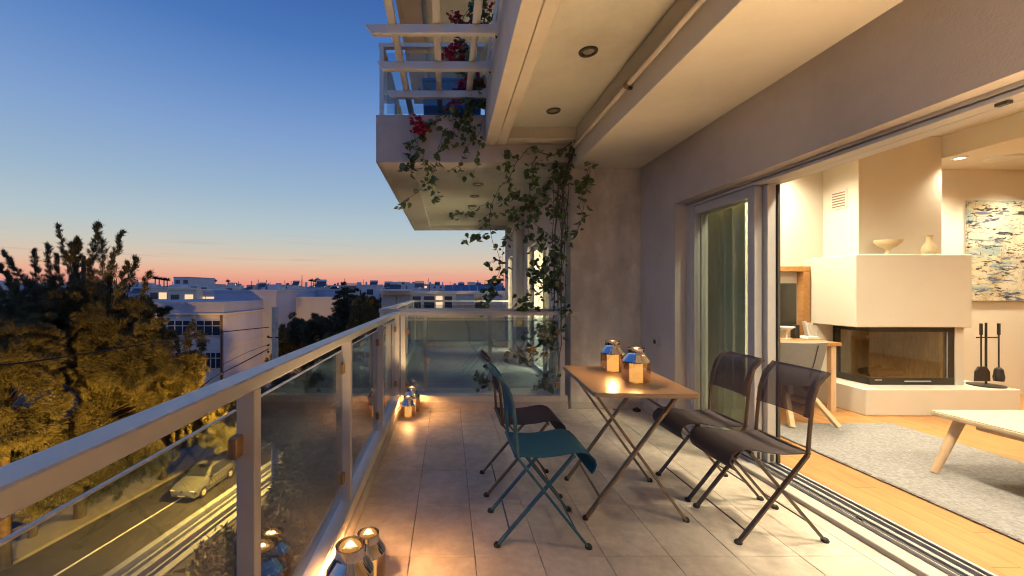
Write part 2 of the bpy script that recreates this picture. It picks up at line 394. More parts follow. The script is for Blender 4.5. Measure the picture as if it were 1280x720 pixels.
rail = thing('glass_railing', 'beige metal balcony railing with tinted glass panels along the open side', 'railing', (-.56, 2.2, .138))
b = MB().prism([(-.592,1.008),(-.528,1.008),(-.524,1.012),(-.524,1.044),(-.528,1.048),(-.588,1.048),(-.592,1.044)], 'y', -1.5, 4.43)
b.build('handrail', M['alu'], rail)
def post(x, y, par):
    p = MB().box(x-.025, x+.025, y-.020, y+.020, .139, 1.007).build('post', M['alu'], par, bevel=.002)
    return p
posts_y = [-1.07, .02, 1.122, 2.21, 3.30, 4.395]
for y in posts_y: post(-.553, y, rail)
def clamp(x, y, z, par, horiz='y'):
    o = (B(x-.012, x+.012, y-.026, y+.026, z-.028, z+.028) if horiz == 'y' else B(x-.026, x+.026, y-.012, y+.012, z-.028, z+.028))
    o.build('clamp', M['bronze'], par, bevel=.002)
for k in range(len(posts_y)-1):
    a, c = posts_y[k]+.034, posts_y[k+1]-.034
    g = B(-.576, -.568, a, c, .165, .955).build('glass_panel', M['glass'], rail)
    B(-.5765, -.5675, a, c, .9552, .9592).build('polished_edge', M['alu_grey'], g)
    for y in (a-.004, c+.004):
        for z in (.27, .86): clamp(-.570, y, z, rail)
far = thing('glass_railing', 'end railing of the balcony with one wide glass panel before the plants', 'railing', (.4, 4.41, .138))
MB().prism([(4.372,1.008),(4.436,1.008),(4.440,1.012),(4.440,1.044),(4.436,1.048),(4.376,1.048),(4.372,1.044)], 'x', -.5235, 1.50).build('handrail', M['alu'], far)
post(1.245, 4.41, far); post(1.245-.0, 4.41, far) if False else None
post(-.49, 4.41, far)
g = B(-.44, 1.20, 4.402, 4.410, .165, .955).build('glass_panel', M['glass'], far)
B(-.44, 1.20, 4.4015, 4.4105, .9552, .9592).build('polished_edge', M['alu_grey'], g)
for x in (-.447, 1.207):
    for z in (.25, .83): clamp(x, 4.406, z, far, 'x')

# ================================================================== next-door balcony and facade
nb = thing('next_door_house', 'plastered wing of the house beyond the railing with lit windows', 'building', (1.5, 6.5, 0))
b = MB(); fx0, fx1 = 1.33, 1.58
b.box(fx0, fx1, 4.622, 5.35, -11.5, 9.5); b.box(fx0, fx1, 6.75, 7.6, -11.5, 9.5); b.box(fx0, fx1, 8.9, 9.40, -11.5, 9.5)
for z0, z1 in ((-11.5, 0.0), (2.0, 3.1), (5.4, 9.5)):
    b.box(fx0+.002, fx1, 5.351, 6.749, z0, z1); b.box(fx0+.002, fx1, 7.601, 8.899, z0, z1)
b.build('facade_wall', M['plaster'], nb)
B(1.20, 1.328, 7.1, 7.45, 0, 2.67).build('pilaster', M['trim'], nb)
B(1.14, 1.328, 7.02, 7.53, 2.34, 2.45).build('pilaster_cap', M['trim'], nb)
for (ya, yb) in ((5.35, 6.75), (7.6, 8.9)):
    for zf in (0.0, 3.1):
        fr = MB()
        for y in (ya+.002, (ya+yb)/2-.03, yb-.062): fr.box(1.43, 1.49, y, y+.06, zf+.06, zf+1.93)
        fr.box(1.428, 1.492, ya+.002, yb-.002, zf+1.93, zf+1.998); fr.box(1.428, 1.492, ya+.002, yb-.002, zf+.002, zf+.06)
        f = fr.build('window_frame', M['alu_grey'], nb)
        for y in (ya+.064, (ya+yb)/2+.032):
            B(1.455, 1.463, y, y+(yb-ya)/2-.096, zf+.062, zf+1.928).build('pane', M['clear_glass'], f)
        grid = [[(1.53+.018*math.sin(40*y+z), y, z) for z in (zf+.06, zf+1.0, zf+1.93)] for y in np.linspace(ya+.05, ya+(yb-ya)*.62, 40)]
        MB().sheet(grid, .004).build('curtain', M['room_glow'], f, smooth=True)
for yy in (6.05, 8.25):
    lamp('room_lamp', (2.5, yy, 1.3), 260, (1, .82, .50), .5, nb)
nb_floor = MB().box(-.80, 1.33, 4.625, 9.40, -.30, 0).build('balcony_slab', M['skirt'], nb)
kerb2 = MB().box(-.80, -.70, 4.56, 9.40, .001, .13); kerb2.box(-.698, 1.33, 9.30, 9.40, .001, .13)
kerb2.build('kerb', M['trim'], nb)
def upper_slab(zb, label, recess=True):
    t = thing('upper_balcony', label, 'balcony', (.3, 7, zb))
    b = MB()                                        # rim with a recessed soffit
    b.box(-.785, -.40, 4.40, 9.40, zb, zb+.52)
    b.box(-.398, 1.328, 4.40, 4.66, zb+.001, zb+.519); b.box(-.398, 1.328, 9.14, 9.40, zb+.001, zb+.519)
    b.build('rim_beam', M['plaster'], t, bevel=.006)
    B(-.785, -.405, 4.41, 9.39, zb-.0, zb+.001).build('groove', M['trim'], t) if False else None
    MB().box(-.735, -.715, 4.45, 9.35, zb-.004, zb-.0005).build('drip_strip', M['skirt'], t)
    B(-.398, 1.328, 4.662, 9.138, zb+.075, zb+.50).build('soffit', M['grey_soffit'], t)
    return t
ub = upper_slab(2.674, 'cream plastered balcony jutting out above the end railing')
ub2 = upper_slab(5.62, 'balcony two storeys up seen through the pergola bars')
for k, yy in enumerate((5.58, 6.29, 7.0, 7.78)):
    t = thing('ceiling_downlight', ['first', 'second', 'third', 'fourth'][k]+' small downlight from the front under the jutting upper balcony', 'ceiling light', (.415, yy, 2.749), 'downlights under the upper balcony')
    MB().lathe([(.05,-.001),(.055,-.010),(.075,-.008),(.078,-.001)], 20, (.415,yy,2.749)).build('trim_ring', M['iron'], t)
    MB().lathe([(.0005,-.004),(.05,-.003)], 16, (.415,yy,2.749)).build('lens', M['dimlight'], t)
def small_rail(label, X, ya, yb, z0, z1, xr):
    t = thing('glass_railing', label, 'railing', (X, ya, z0))
    b = MB().box(X-.03, X+.03, ya+.031, yb, z1-.045, z1).build('handrail', M['alu'], t, bevel=.003)
    MB().box(X-.03, xr, ya-.03, ya+.03, z1-.044, z1+.001).build('handrail', M['alu'], t, bevel=.003)
    MB().box(X+.031, xr, yb-.06, yb, z1-.045, z1-.001).build('handrail', M['alu'], t, bevel=.003)
    n = max(2, int((yb-ya)/1.15))
    for k in range(n+1):
        y = ya+(yb-ya-.05)*k/n
        B(X-.022, X+.022, y-.02+(.0 if k else 0), y+.02, z0, z1-.0455).build('post', M['alu'], t)
        if k < n: B(X-.004, X+.004, y+.045, y+(yb-ya-.05)/n-.045, z0+.03, z1-.10).build('glass_panel', M['glass'], t)
    for x in np.linspace(X+.5, xr-.1, 3): B(x-.02, x+.02, ya-.018, ya+.018, z0, z1-.0455).build('post', M['alu'], t) if z0 < 2 else None
    B(X+.06, xr-.05, ya-.004, ya+.004, z0+.03, z1-.10).build('glass_panel', M['glass'], t)
    B(X+.06, xr-.05, yb-.034, yb-.026, z0+.03, z1-.10).build('glass_panel', M['glass'], t)
    return t
small_rail('railing round the next-door balcony behind the end railing', -.76, 4.64, 8.85, .132, 1.07, 1.32)
small_rail('glass railing on top of the jutting upper balcony', -.73, 4.45, 9.35, 3.196, 3.99, .40)
# blue planter on the upper balcony
t = thing('planter_box', 'bright blue planter box behind the upper balcony glass', 'planter', (.05, 4.9, 3.196))
MB().prism([(-.28,3.196),(.38,3.196),(.40,3.74),(-.30,3.74)], 'y', 4.75, 5.1).build('box', M['blue_box'], t, bevel=.01)
B(-.31, .41, 4.735, 5.115, 3.742, 3.775).build('rim', M['blue_box'], t, bevel=.006)

# pergola
pg = thing('pergola', 'beige metal pergola bars fixed to the edge of the ceiling overhead', 'pergola', (-.1, 3.7, 3.31))
for y in (3.19, 3.71, 4.25):
    c = MB().prism([(-.655,3.385),(.402,3.385),(.402,3.312),(-.60,3.312)], 'y', y, y+.05).build('crossbar', M['alu'], pg, bevel=.003)
    B(.380, .4035, y-.012, y+.062, 3.30, 3.40).build('bracket', M['alu_grey'], c)
    MB().tube([(.385,y+.025,3.290),(.385,y+.025,3.311)], .008, 8).build('bolt', M['iron'], c)
for x in (-.44, -.092, .225):
    MB().box(x-.03, x+.03, 1.0, 4.95, 3.387, 3.44).build('rail_bar', M['alu'], pg, bevel=.003)

# ================================================================== sliding door
door = thing('sliding_door', 'grey aluminium sliding glass door stacked open at its far side', 'door', (2.27, 3.3, .03))
b = MB()
b.box(2.19, 2.275, Y0, 3.717, 2.036, 2.054); b.box(2.279, 2.37, Y0, 3.717, 2.036, 2.054); b.box(2.205, 2.36, Y0, 3.717, 2.0545, 2.062); b.box(2.18, 2.365, Y0, 3.717, 2.0625, 2.0785)
b.build('head_frame', M['alu_grey'], door)
B(2.2755, 2.2785, Y0, 3.716, 2.038, 2.054).build('seal', M['alu_dark'], door)
b = MB(); b.box(2.195, 2.215, 3.66, 3.717, .03, 2.035); b.box(2.24, 2.258, 3.66, 3.717, .03, 2.035); b.box(2.285, 2.303, 3.66, 3.717, .03, 2.035); b.box(2.216, 2.35, 3.70, 3.716, .03, 2.034)
b.build('jamb', M['alu_grey'], door)
b = MB(); b.box(2.20, 2.385, Y0, 3.70, .012, .034)
b.build('track', M['alu_grey'], door)
for x, w, h, m in ((2.203,.006,.05,'alu_grey'),(2.222,.012,.047,'alu_dark'),(2.243,.008,.056,'alu_grey'),(2.262,.010,.052,'alu_grey'),(2.285,.014,.0400,'alu_dark'),(2.306,.008,.056,'alu_grey'),(2.326,.012,.046,'alu_dark'),(2.346,.008,.056,'alu_grey'),(2.368,.010,.05,'alu_grey')):
    B(x-w/2, x+w/2, Y0, 3.699, .0345, h).build('track_rib', M[m], door)
for y in (1.55, 2.15): B(2.206, 2.216, y, y+.035, .0345, .062).build('drain_cap', M['alu_dark'], door)
B(2.215, 2.24, 1.60, 1.64, 2.022, 2.0355).build('latch', M['alu_dark'], door, bevel=.002)
def leaf_panel(x0, x1, ya, yb, name='door_leaf'):
    f = MB()
    f.box(x0, x1, ya, ya+.068, .06, 2.033); f.box(x0, x1, yb-.05, yb, .06, 2.033)
    f.box(x0+.003, x1-.003, ya+.069, yb-.051, .06, .135); f.box(x0+.003, x1-.003, ya+.069, yb-.051, 1.96, 2.032)
    l = f.build(name, M['alu_grey'], door, bevel=.002)
    B((x0+x1)/2-.008, (x0+x1)/2+.008, ya+.0695, yb-.0515, .136, 1.959).build('pane', M['clear_glass'], l)
    B(x0+.012, x1-.012, ya+.008, ya+.06, .0585, .0600).build('gasket', M['alu_dark'], l)
    B(x0+.018, x1-.018, ya-.003, ya-.0004, .07, .12).build('end_cap', M['alu_dark'], l)
    return l
leaf_panel(2.20, 2.254, 2.90, 3.66); leaf_panel(2.262, 2.322, 2.86, 3.655)
B(2.328, 2.345, 2.85, 2.91, .06, 2.03).build('seal', M['alu_dark'], door)
# curtain stacked behind the glass
t = thing('curtain', 'pale green curtain gathered behind the stacked door glass', 'curtain', (2.5, 3.6, .05))
grid = [[(2.46+.035*math.sin(60*y)+.02*math.sin(23*y), y, z) for z in (.06, .7, 1.4, 2.2)] for y in np.linspace(3.32, 4.1, 80)]
MB().sheet(grid, .004).build('cloth', M['curtain'], t, smooth=True)

# ================================================================== living room
rf = B(2.341, 8.6, -4.0, 5.0, -.25, .030).build('room_floor', M['grout'], kind='structure')
b_ = B(2.386, 2.42, -4.0, 4.80, .0302, .0448).build('threshold_board', M['wood'], rf)
pl = B(.0004, .1296, .001, 1.199, 0, .0145).mesh('plank', M['wood'], bevel=.0008)
for i in range(24):
    off = (i*.47) % 1.2
    for j in range(6):
        y = 4.8-1.2-off*1.0-j*1.2+.6
        if y+1.2 > 4.82: y_ = y
        if y > 4.2 or y < -.9: continue
        link('plank', pl, rf, loc=(2.421+i*.13, y, .0301))
B(5.545, 8.6, -4.0, 4.8, .0301, .0446).build('floor_boards', M['wood'], rf)
for i, (y0_, y1_) in enumerate(((-4.0, -.6),)): B(2.421, 5.54, y0_, y1_-.6, .0301, .0446).build('floor_boards', M['wood'], rf)
wl_ = MB().box(2.601, 8.6, 4.82, 5.0, .03, 2.959)
room = wl_.build('room_wall', M['white_wall'], kind='structure')
B(8.42, 8.6, -4.0, 4.818, .03, 2.959).build('room_wall', M['white_wall'], kind='structure')
B(2.345, 8.6, -4.2, -4.002, .03, 2.959).build('room_wall', M['white_wall'], kind='structure')
B(2.345, 8.6, -4.2, 5.0, 2.96, 3.3).build('room_ceiling', M['white_wall'], kind='structure')
B(2.342, 2.60, 4.60, 5.0, .03, 2.958).build('room_wall', M['white_wall'], kind='structure')
sof = B(5.385, 8.42, 3.2, 4.818, 2.72, 2.958).build('room_ceiling_drop', M['white_wall'], kind='structure')

# fireplace
fp = thing('fireplace', 'white corner fireplace with a wide dark glass firebox and hearth bench', 'fireplace', (4.8, 4.4, .05))
B(4.11, 5.63, 3.97, 4.815, .0455, .305).build('hearth_bench', M['hearth'], fp, bevel=.006)
B(4.14, 5.32, 4.10, 4.60, .905, 1.645).build('hood', M['hearth'], fp, bevel=.006)
B(4.235, 5.318, 4.602, 4.817, .9055, 1.6445).build('hood_back', M['hearth'], fp)
br = B(4.47, 5.38, 4.40, 4.818, 1.6455, 2.9595).build('chimney_breast', M['white_wall'], fp, bevel=.004)
B(5.225, 5.315, 4.16, 4.816, .3055, .9045).build('pillar', M['hearth'], fp, bevel=.003)
B(4.16, 4.335, 4.55, 4.816, .3055, .9045).build('pillar', M['hearth'], fp, bevel=.003)
fb = MB()                                           # firebox frame
fb.box(4.345, 5.222, 4.165, 4.19, .306, .375); fb.box(4.345, 5.222, 4.165, 4.19, .852, .9035)
fb.box(5.155, 5.222, 4.166, 4.189, .3755, .8515)
fb.box(4.345, 4.372, 4.191, 4.56, .306, .375); fb.box(4.345, 4.372, 4.191, 4.56, .852, .9035); fb.box(4.346, 4.371, 4.49, 4.56, .3755, .8515)
fbo = fb.build('firebox_frame', M['fire_black'], fp, bevel=.003)
MB().box(5.145, 5.151, 4.166, 4.170, .3755, .8515).build('door_edge', M['alu_grey'], fbo)
B(4.70, 4.97, 4.152, 4.1645, .338, .350).build('handle', M['alu_grey'], fbo, bevel=.003)
B(4.40, 4.47, 4.160, 4.1648, .352, .362).build('maker_plate', M['alu_grey'], fbo)
for k in range(16): B(4.56+k*.034, 4.575+k*.034, 4.161, 4.1648, .878, .888).build('air_slot', M['black'], fbo)
B(4.352, 5.154, 4.172, 4.178, .3755, .8515).build('glass_front', M['fire_glass'], fp)
B(4.352, 4.358, 4.1785, 4.489, .3755, .8515).build('glass_side', M['fire_glass'], fp)
fi = MB(); fi.box(4.40, 5.15, 4.72, 4.76, .31, .90); fi.box(5.11, 5.15, 4.2, 4.719, .31, .90); fi.box(4.375, 5.109, 4.2, 4.719, .3062, .33)
fi.build('fire_chamber', M['firebrick'], fp)
for k in range(3):
    MB().tube([(4.62+.02*k,4.38+.09*k,.37),(4.95-.03*k,4.42+.08*k,.38+.01*k)], .035, 9).build('log', M['bark'], fp)
vent = MB().box(4.458, 4.4695, 4.52, 4.70, 2.21, 2.42).build('vent_grille', M['white_plastic'], fp)
for k in range(6): B(4.452, 4.4578, 4.535, 4.685, 2.232+k*.03, 2.244+k*.03).build('slat', M['bronze'], vent)
B(4.456, 4.4579, 4.53, 4.69, 2.225, 2.405).build('opening', M['grout'], vent) if False else None
# bowl and vase on the ledge
t = thing('footed_bowl', 'pale footed bowl on the left of the fireplace ledge', 'bowl', (4.63, 4.25, 1.646))
MB().lathe([(.0,.0),(.035,.0),(.03,.012),(.022,.05),(.028,.075),(.075,.10),(.105,.14),(.108,.165),(.100,.165),(.095,.142),(.06,.112),(.0,.10)], 28, (4.63,4.25,1.6455)).build('bowl', M['pot'], t, smooth=50)
t = thing('bottle_vase', 'small beige bottle-shaped vase on the right of the ledge', 'vase', (5.06, 4.25, 1.646))
MB().lathe([(.0,.0),(.045,.0),(.058,.03),(.06,.06),(.045,.11),(.024,.15),(.022,.185),(.034,.21),(.028,.21),(.016,.185),(.0,.18)], 24, (5.06,4.25,1.6455)).build('vase', M['pot'], t, smooth=50)
# fire tools
t = thing('fire_tool_stand', 'black iron stand of fireplace tools on the hearth bench', 'fire tools', (5.47, 4.13, .306))
cx, cy = 5.50, 4.13
MB().lathe([(0,0),(.13,0),(.13,.012),(.05,.02),(0,.022)], 24, (cx,cy,.3055)).build('base', M['iron'], t, smooth=40)
MB().tube([(cx,cy,.32),(cx,cy,.95)], .009, 8).build('pole', M['iron'], t)
MB().tube([(cx-.11,cy-.01,.80),(cx+.11,cy-.01,.80)], .007, 8).build('crosspiece', M['iron'], t)
for dx, hd in ((-.09,'shovel'),(.09,'brush')):
    q = MB().tube([(cx+dx,cy-.03,.48),(cx+dx,cy-.03,.85)], .006, 8).tube([(cx+dx,cy-.03,.83),(cx+dx,cy-.03,.945)], .012, 8).build(hd+'_handle', M['iron'], t)
    if hd == 'shovel':
        MB().prism([(cx+dx-.08,.36),(cx+dx+.08,.36),(cx+dx+.075,.46),(cx+dx+.04,.51),(cx+dx-.04,.51),(cx+dx-.075,.46)], 'y', cy-.045, cy-.03).build('shovel_blade', M['iron'], q, bevel=.004)
    else:
        MB().lathe([(0,0),(.035,0),(.04,.04),(.03,.12),(.012,.14),(0,.14)], 14, (cx+dx,cy-.03,.36)).build('bristles', M['black'], q)
# painting
art = bpy.data.materials.new('abstract_print'); art.use_nodes = True; at_ = art.node_tree; an = at_.nodes; ap = an['Principled BSDF']; ap.inputs['Roughness'].default_value = .8
tc = an.new('ShaderNodeTexCoord')
def dashes(scale, lo, hi, sx, off):
    mp = an.new('ShaderNodeMapping'); mp.inputs['Scale'].default_value = (sx, 1, 1); mp.inputs['Location'].default_value = off; at_.links.new(tc.outputs['Object'], mp.inputs[0])
    nz = an.new('ShaderNodeTexNoise'); nz.inputs['Scale'].default_value = scale; nz.inputs['Detail'].default_value = 5; nz.inputs['Roughness'].default_value = .7; nz.inputs['Distortion'].default_value = .6
    at_.links.new(mp.outputs[0], nz.inputs[0]); r_ = ramp(at_, [(lo, (0,0,0,1)), (hi, (1,1,1,1))]); at_.links.new(nz.outputs[0], r_.inputs[0]); return r_.outputs[0]
cur = None
for (sc_, lo, hi, sx, off, colr) in ((3., .45, .65, .6, (0,0,0), (.40,.33,.19)), (6., .52, .60, .40, (3,0,1), (.28,.36,.36)), (17., .55, .60, .22, (7,0,3), (.09,.12,.20)), (14., .61, .63, 3.6, (2,0,5), (.16,.12,.06)), (30., .56, .585, .24, (9,0,2), (.025,.022,.025))):
    mk = dashes(sc_, lo, hi, sx, off); mxr = an.new('ShaderNodeMixRGB'); at_.links.new(mk, mxr.inputs[0])
    if cur is None: mxr.inputs[1].default_value = (.62,.58,.46,1)
    else: at_.links.new(cur, mxr.inputs[1])
    mxr.inputs[2].default_value = (*colr,1); cur = mxr.outputs[0]
at_.links.new(cur, ap.inputs['Base Color'])
t = thing('abstract_painting', 'large abstract painting of dark dashes on cream at the frame edge', 'painting', (6.6, 4.80, 1.75))
B(6.17, 7.3, 4.785, 4.818, 1.155, 2.345).build('canvas', art, t, bevel=.003)
# rug
rg = MB()
n = 44
tag(B(2.80, 4.08, -1.2, 3.72, .0450, .062).build('rug', M['rug'], bevel=.008), 'grey woven rug on the wooden living room floor', 'rug')
# coffee table
t = thing('coffee_table', 'low light wood coffee table with splayed legs on the rug', 'coffee table', (3.75, 2.2, .062))
B(3.31, 4.25, 1.25, 2.78, .425, .458).build('top', M['table_wood'], t, bevel=.008, seg=2)
for dx, dy, lx, ly in ((3.40,2.68,3.25,2.70),(4.16,2.68,4.24,2.73),(3.40,1.35,3.32,1.30),(4.16,1.35,4.24,1.30)):
    MB().tube([(lx,ly,.062),(dx,dy,.424)], .020, 12, .028).build('leg', M['pale_wood'], t, smooth=40)
MB().box(3.43, 4.13, 2.60, 2.625, .375, .4245).build('apron', M['pale_wood'], t); MB().box(3.43, 3.455, 1.4, 2.598, .375, .4245).build('apron', M['pale_wood'], t)
# desk, mirror-like frame, monitor, phone
t = thing('desk', 'wooden desk top along the back wall behind the grey chair', 'desk', (3.5, 4.55, .05))
B(2.62, 3.99, 4.09, 4.815, .715, .75).build('desktop', M['wood'], t, bevel=.003)
for x in (2.66, 3.90):
    for y in (4.11, 4.73): B(x, x+.05, y, y+.05, .046, .7145).build('leg', M['pale_wood'], t)
B(2.73, 3.89, 4.60, 4.62, .55, .7145).build('panel', M['wood'], t)
t = thing('wall_cabinet', 'wood framed recess with a dark screen on the back wall', 'cabinet', (3.5, 4.8, 1.2))
b = MB(); b.box(2.7, 4.22, 4.70, 4.817, 1.50, 1.56); b.box(4.14, 4.22, 4.70, 4.817, .752, 1.499); b.build('frame', M['wood'], t, bevel=.003)
B(2.7, 4.139, 4.79, 4.816, .80, 1.498).build('back_panel', M['white_wall'], t)
t = thing('television', 'dark flat screen standing on the desk', 'television', (3.6, 4.55, .75))
B(2.95, 3.93, 4.55, 4.59, .85, 1.36).build('panel', M['black'], t, bevel=.004); B(2.965, 3.915, 4.544, 4.5495, .865, 1.345).build('screen', M['screen'], t)
for x in (3.02, 3.84): MB().bar((x,4.57,.85),(x+.05,4.47,.752),.012,.02).build('foot', M['white_plastic'], t)
t = thing('cordless_phone', 'silver cordless phone standing in its cradle on the desk', 'phone', (3.93, 4.38, .75))
MB().prism([(3.86,.7505),(4.02,.7505),(3.98,.785),(3.87,.785)], 'y', 4.34, 4.44).build('cradle', M['white_plastic'], t, bevel=.006)
MB().bar((3.905,4.385,.785),(3.895,4.42,.945),.045,.022,(1,0,0)).build('handset', M['alu_grey'], t, bevel=.004)
t = thing('speaker_box', 'small black box beside the phone on the desk', 'speaker', (3.86, 4.5, .75))
B(3.835, 3.885, 4.46, 4.53, .7508, .90).build('body', M['black'], t, bevel=.005)
t = thing('dish', 'white curved dish on a stem standing on the desk', 'dish', (3.72, 4.4, .75))
MB().lathe([(0,0),(.05,0),(.05,.006),(.01,.012),(.01,.07),(.04,.10),(.08,.13),(.075,.135),(.035,.11),(0,.10)], 20, (3.70,4.42,.7505)).build('bowl', M['white_plastic'], t, smooth=True)
# tub chair
t = thing('tub_chair', 'grey upholstered tub armchair with wooden legs facing the desk', 'armchair', (3.27, 3.75, .062))
ccx, ccy = 3.17, 3.86
grid = []
for i in range(25):
    a = R(180+(-30)+240*i/24); row = []
    for h in np.linspace(0, 1, 6):
        drop = .20*(abs(i-12)/12)**4
        z = .43+(.39-drop)*h
        rr = .235+.075*h
        row.append((ccx+rr*1.08*math.cos(a), ccy+rr*math.sin(a), z))
    grid.append(row)
MB().sheet(grid, .035).build('shell', M['grey_felt'], t, smooth=60)
grid = [[(ccx+r_*math.cos(a)*1.05, ccy+r_*math.sin(a), .46-.02*(r_<.1)) for a in [k*2*math.pi/24 for k in range(25)]] for r_ in (.02, .12, .20, .235)]
MB().sheet(grid, .07).build('seat', M['grey_felt'], t, smooth=60)
MB().tube([(ccx+.05,ccy-.265,.50),(ccx+.055,ccy-.308,.66),(ccx+.06,ccy-.338,.80)], .004, 6).build('seam', M['black'], t)
for lx, ly, tx, ty in ((3.05,3.58,3.16,3.80),(3.47,3.58,3.30,3.80),(3.03,4.14,3.14,3.94),(3.44,4.14,3.30,3.94)):
    MB().bar((lx,ly,.063),(tx,ty,.43),.032,.045,(1,0,0)).build('leg', M['pale_wood'], t, bevel=.005)
# room downlights: some in view, the others unseen in the ceiling
WARM = (1., .85, .58)
def room_light(x, y, z, power, label, spot=125, blend=.8):
    t = thing('ceiling_downlight', label, 'ceiling light', (x, y, z), 'lit downlights in the living room')
    MB().lathe([(.040,-.001),(.042,-.010),(.058,-.009),(.061,-.001)], 24, (x,y,z)).build('trim_ring', M['white_plastic'], t)
    MB().lathe([(.0005,-.005),(.039,-.004)], 20, (x,y,z)).build('lens', M['downlight'], t)
    lamp('downlight_lamp', (x,y,z-.03), power, WARM, .09, t, 'SPOT', (0,0,0), spot, blend)
PW = 142
room_light(5.55, 4.38, 2.7195, PW*.6, 'lit round downlight under the dropped ceiling by the painting', 140)
room_light(6.55, 4.30, 2.7195, PW*.6, 'lit round downlight under the dropped ceiling at the right edge', 130)
room_light(3.75, 4.45, 2.9595, PW*.85, 'downlight washing the back wall left of the chimney', 130)
for x, y, lb in ((3.0, 3.95, 'added curtain-brightening downlight over the desk end'), (2.80, 1.15, 'downlight inside the door nearest the rug edge'), (2.80, 2.45, 'downlight inside the door above the tub chair side'), (2.95, -.2, 'downlight inside the door behind the coffee table'),  # lamp over the desk end is added to brighten the curtain
                 (4.3, 2.9, 'downlight in front of the fireplace'), (4.4, 1.0, 'downlight over the coffee table end'), (6.0, 2.4, 'downlight over the far right of the rug')):
    room_light(x, y, 2.9595, PW*(.25 if y == 2.9 else .5 if x == 6.0 else .9 if x == 3.0 else 1.15 if x == 4.4 else .98), lb+' in the room ceiling', 150)
t = thing('ceiling_ring_light', 'flat round lamp under the dropped ceiling beside the downlight', 'ceiling light', (6.0, 4.2, 2.72))
MB().lathe([(0,-.02),(.10,-.02),(.13,-.015),(.135,-.001)], 28, (6.02,4.38,2.7195)).build('disc', M['white_plastic'], t, smooth=True)

# ================================================================== candle lanterns
M['jar_glass'] = glass('jar_glass', (.93,.80,.66), (1,.84,.68), f0=.26, power=3)
def make_lantern(Rr, H, label, loc, cp):
    t = thing('candle_lantern', label, 'lantern', (0,0,0), 'candle lanterns of smoked glass and chrome')
    r = Rr; h = H
    MB().lathe([(.0,.003),(r*.72,.003),(r*.93,h*.05),(r,h*.10),(r,h*.60),(r*.985,h*.60),(r*.985,h*.105),(r*.90,h*.06),(r*.70,h*.02),(0,h*.02)], 36).build('jar', M['jar_glass'], t, smooth=40)
    MB().lathe([(r*1.003,h*.60),(r*1.003,h*.63),(r*.64,h*.83),(r*.62,h*.85),(r*.62,h*.99),(r*.635,h*1.0),(r*.60,h*1.0),(r*.595,h*.85),(r*.62,h*.82),(r*.96,h*.62)], 36, close=True).build('collar', M['chrome'], t, smooth=32)
    c = MB().lathe([(0,h*.025),(r*.48,h*.025),(r*.48,h*.57),(r*.44,h*.585),(r*.2,h*.565),(0,h*.56)], 24).build('candle', M['candle'], t, smooth=40)
    MB().lathe([(0,h*.57),(r*.03,h*.58),(r*.055,h*.605),(r*.03,h*.645),(0,h*.675)], 12).build('flame', M['flame'], c, smooth=True)
    MB().tube([(0,0,h*.55),(.001,0,h*.585)], .0015, 5).build('wick', M['black'], c)
    lamp('flame_lamp', (0,0,h*.665), cp*4.4, (1,.63,.31), .014, t)
    t.location = loc
    return t
TT = .7465
make_lantern(.076, .20, 'glowing candle lantern at the front of the bistro table', (1.09, 2.34, TT), 2.6)
make_lantern(.076, .20, 'glowing candle lantern at the back of the bistro table', (1.085, 2.66, TT), 2.6)
make_lantern(.073, .20, 'small candle lantern in front of its pair in the far kerb corner', (-.405, 4.10, .001), 3)
make_lantern(.088, .26, 'larger candle lantern tucked in the far corner of the kerb', (-.38, 4.262, .001), 3)
make_lantern(.092, .26, 'large candle lantern by the kerb nearest the viewer', (-.392, 1.62, .001), 6)
make_lantern(.076, .20, 'smaller candle lantern half hidden behind the nearest one', (-.355, 1.80, .001), 5)

for x, y, big, lb in ((1.72,.62,1,'unseen large candle lantern added by the door behind the viewer to light the ceiling'),(1.70,.36,0,'unseen small candle lantern added by the door behind the viewer to light the ceiling'),(.9,-.55,1,'unseen large candle lantern added behind the viewer to light the ceiling'),(-.37,-.35,0,'unseen small candle lantern added by the kerb behind the viewer to light the ceiling')):  # unseen lanterns added to throw warm light up at the ceiling
    make_lantern(.09 if big else .076, .26 if big else .20, lb, (x, y, .001), 20)
# ================================================================== bistro table
t = thing('bistro_table', 'folding metal bistro table painted bronze with two lanterns on it', 'table', (0,0,0))
b = MB()
pts = []; rr = .03; tw, td = .273, .388
for cx, cy, a0 in ((tw-rr,td-rr,0),(-tw+rr,td-rr,90),(-tw+rr,-td+rr,180),(tw-rr,-td+rr,270)):
    for k in range(6): a = R(a0+90*k/5); pts.append((cx+rr*math.cos(a), cy+rr*math.sin(a)))
b.prism(pts, 'z', .722, .7455); b.build('tabletop', M['table_top'], t, bevel=.003, seg=2)
for y in (-.235, .235):
    MB().bar((-.275,y,.005),(.235,y,.722),.014,.030,(0,1,0)).build('leg', M['table_paint'], t, bevel=.002)
    MB().bar((.275,y+.0165,.005),(-.235,y+.0165,.722),.014,.030,(0,1,0)).build('leg', M['table_paint'], t, bevel=.002)
    for x, yy in ((-.275,y),(.275,y+.0165)): MB().lathe([(0,0),(.016,0),(.017,.012),(.012,.02),(0,.02)], 10, (x,yy,.0005)).build('foot', M['rubber'], t)
MB().tube([(-.19,-.222,.115),(-.19,.222,.115)], .007, 8).build('stretcher', M['table_paint'], t); MB().tube([(.16,-.21,.620),(.16,.24,.620)], .007, 8).build('stretcher', M['table_paint'], t)
t.location = (1.06, 2.475, 0); t.rotation_euler = (0,0,R(-4))

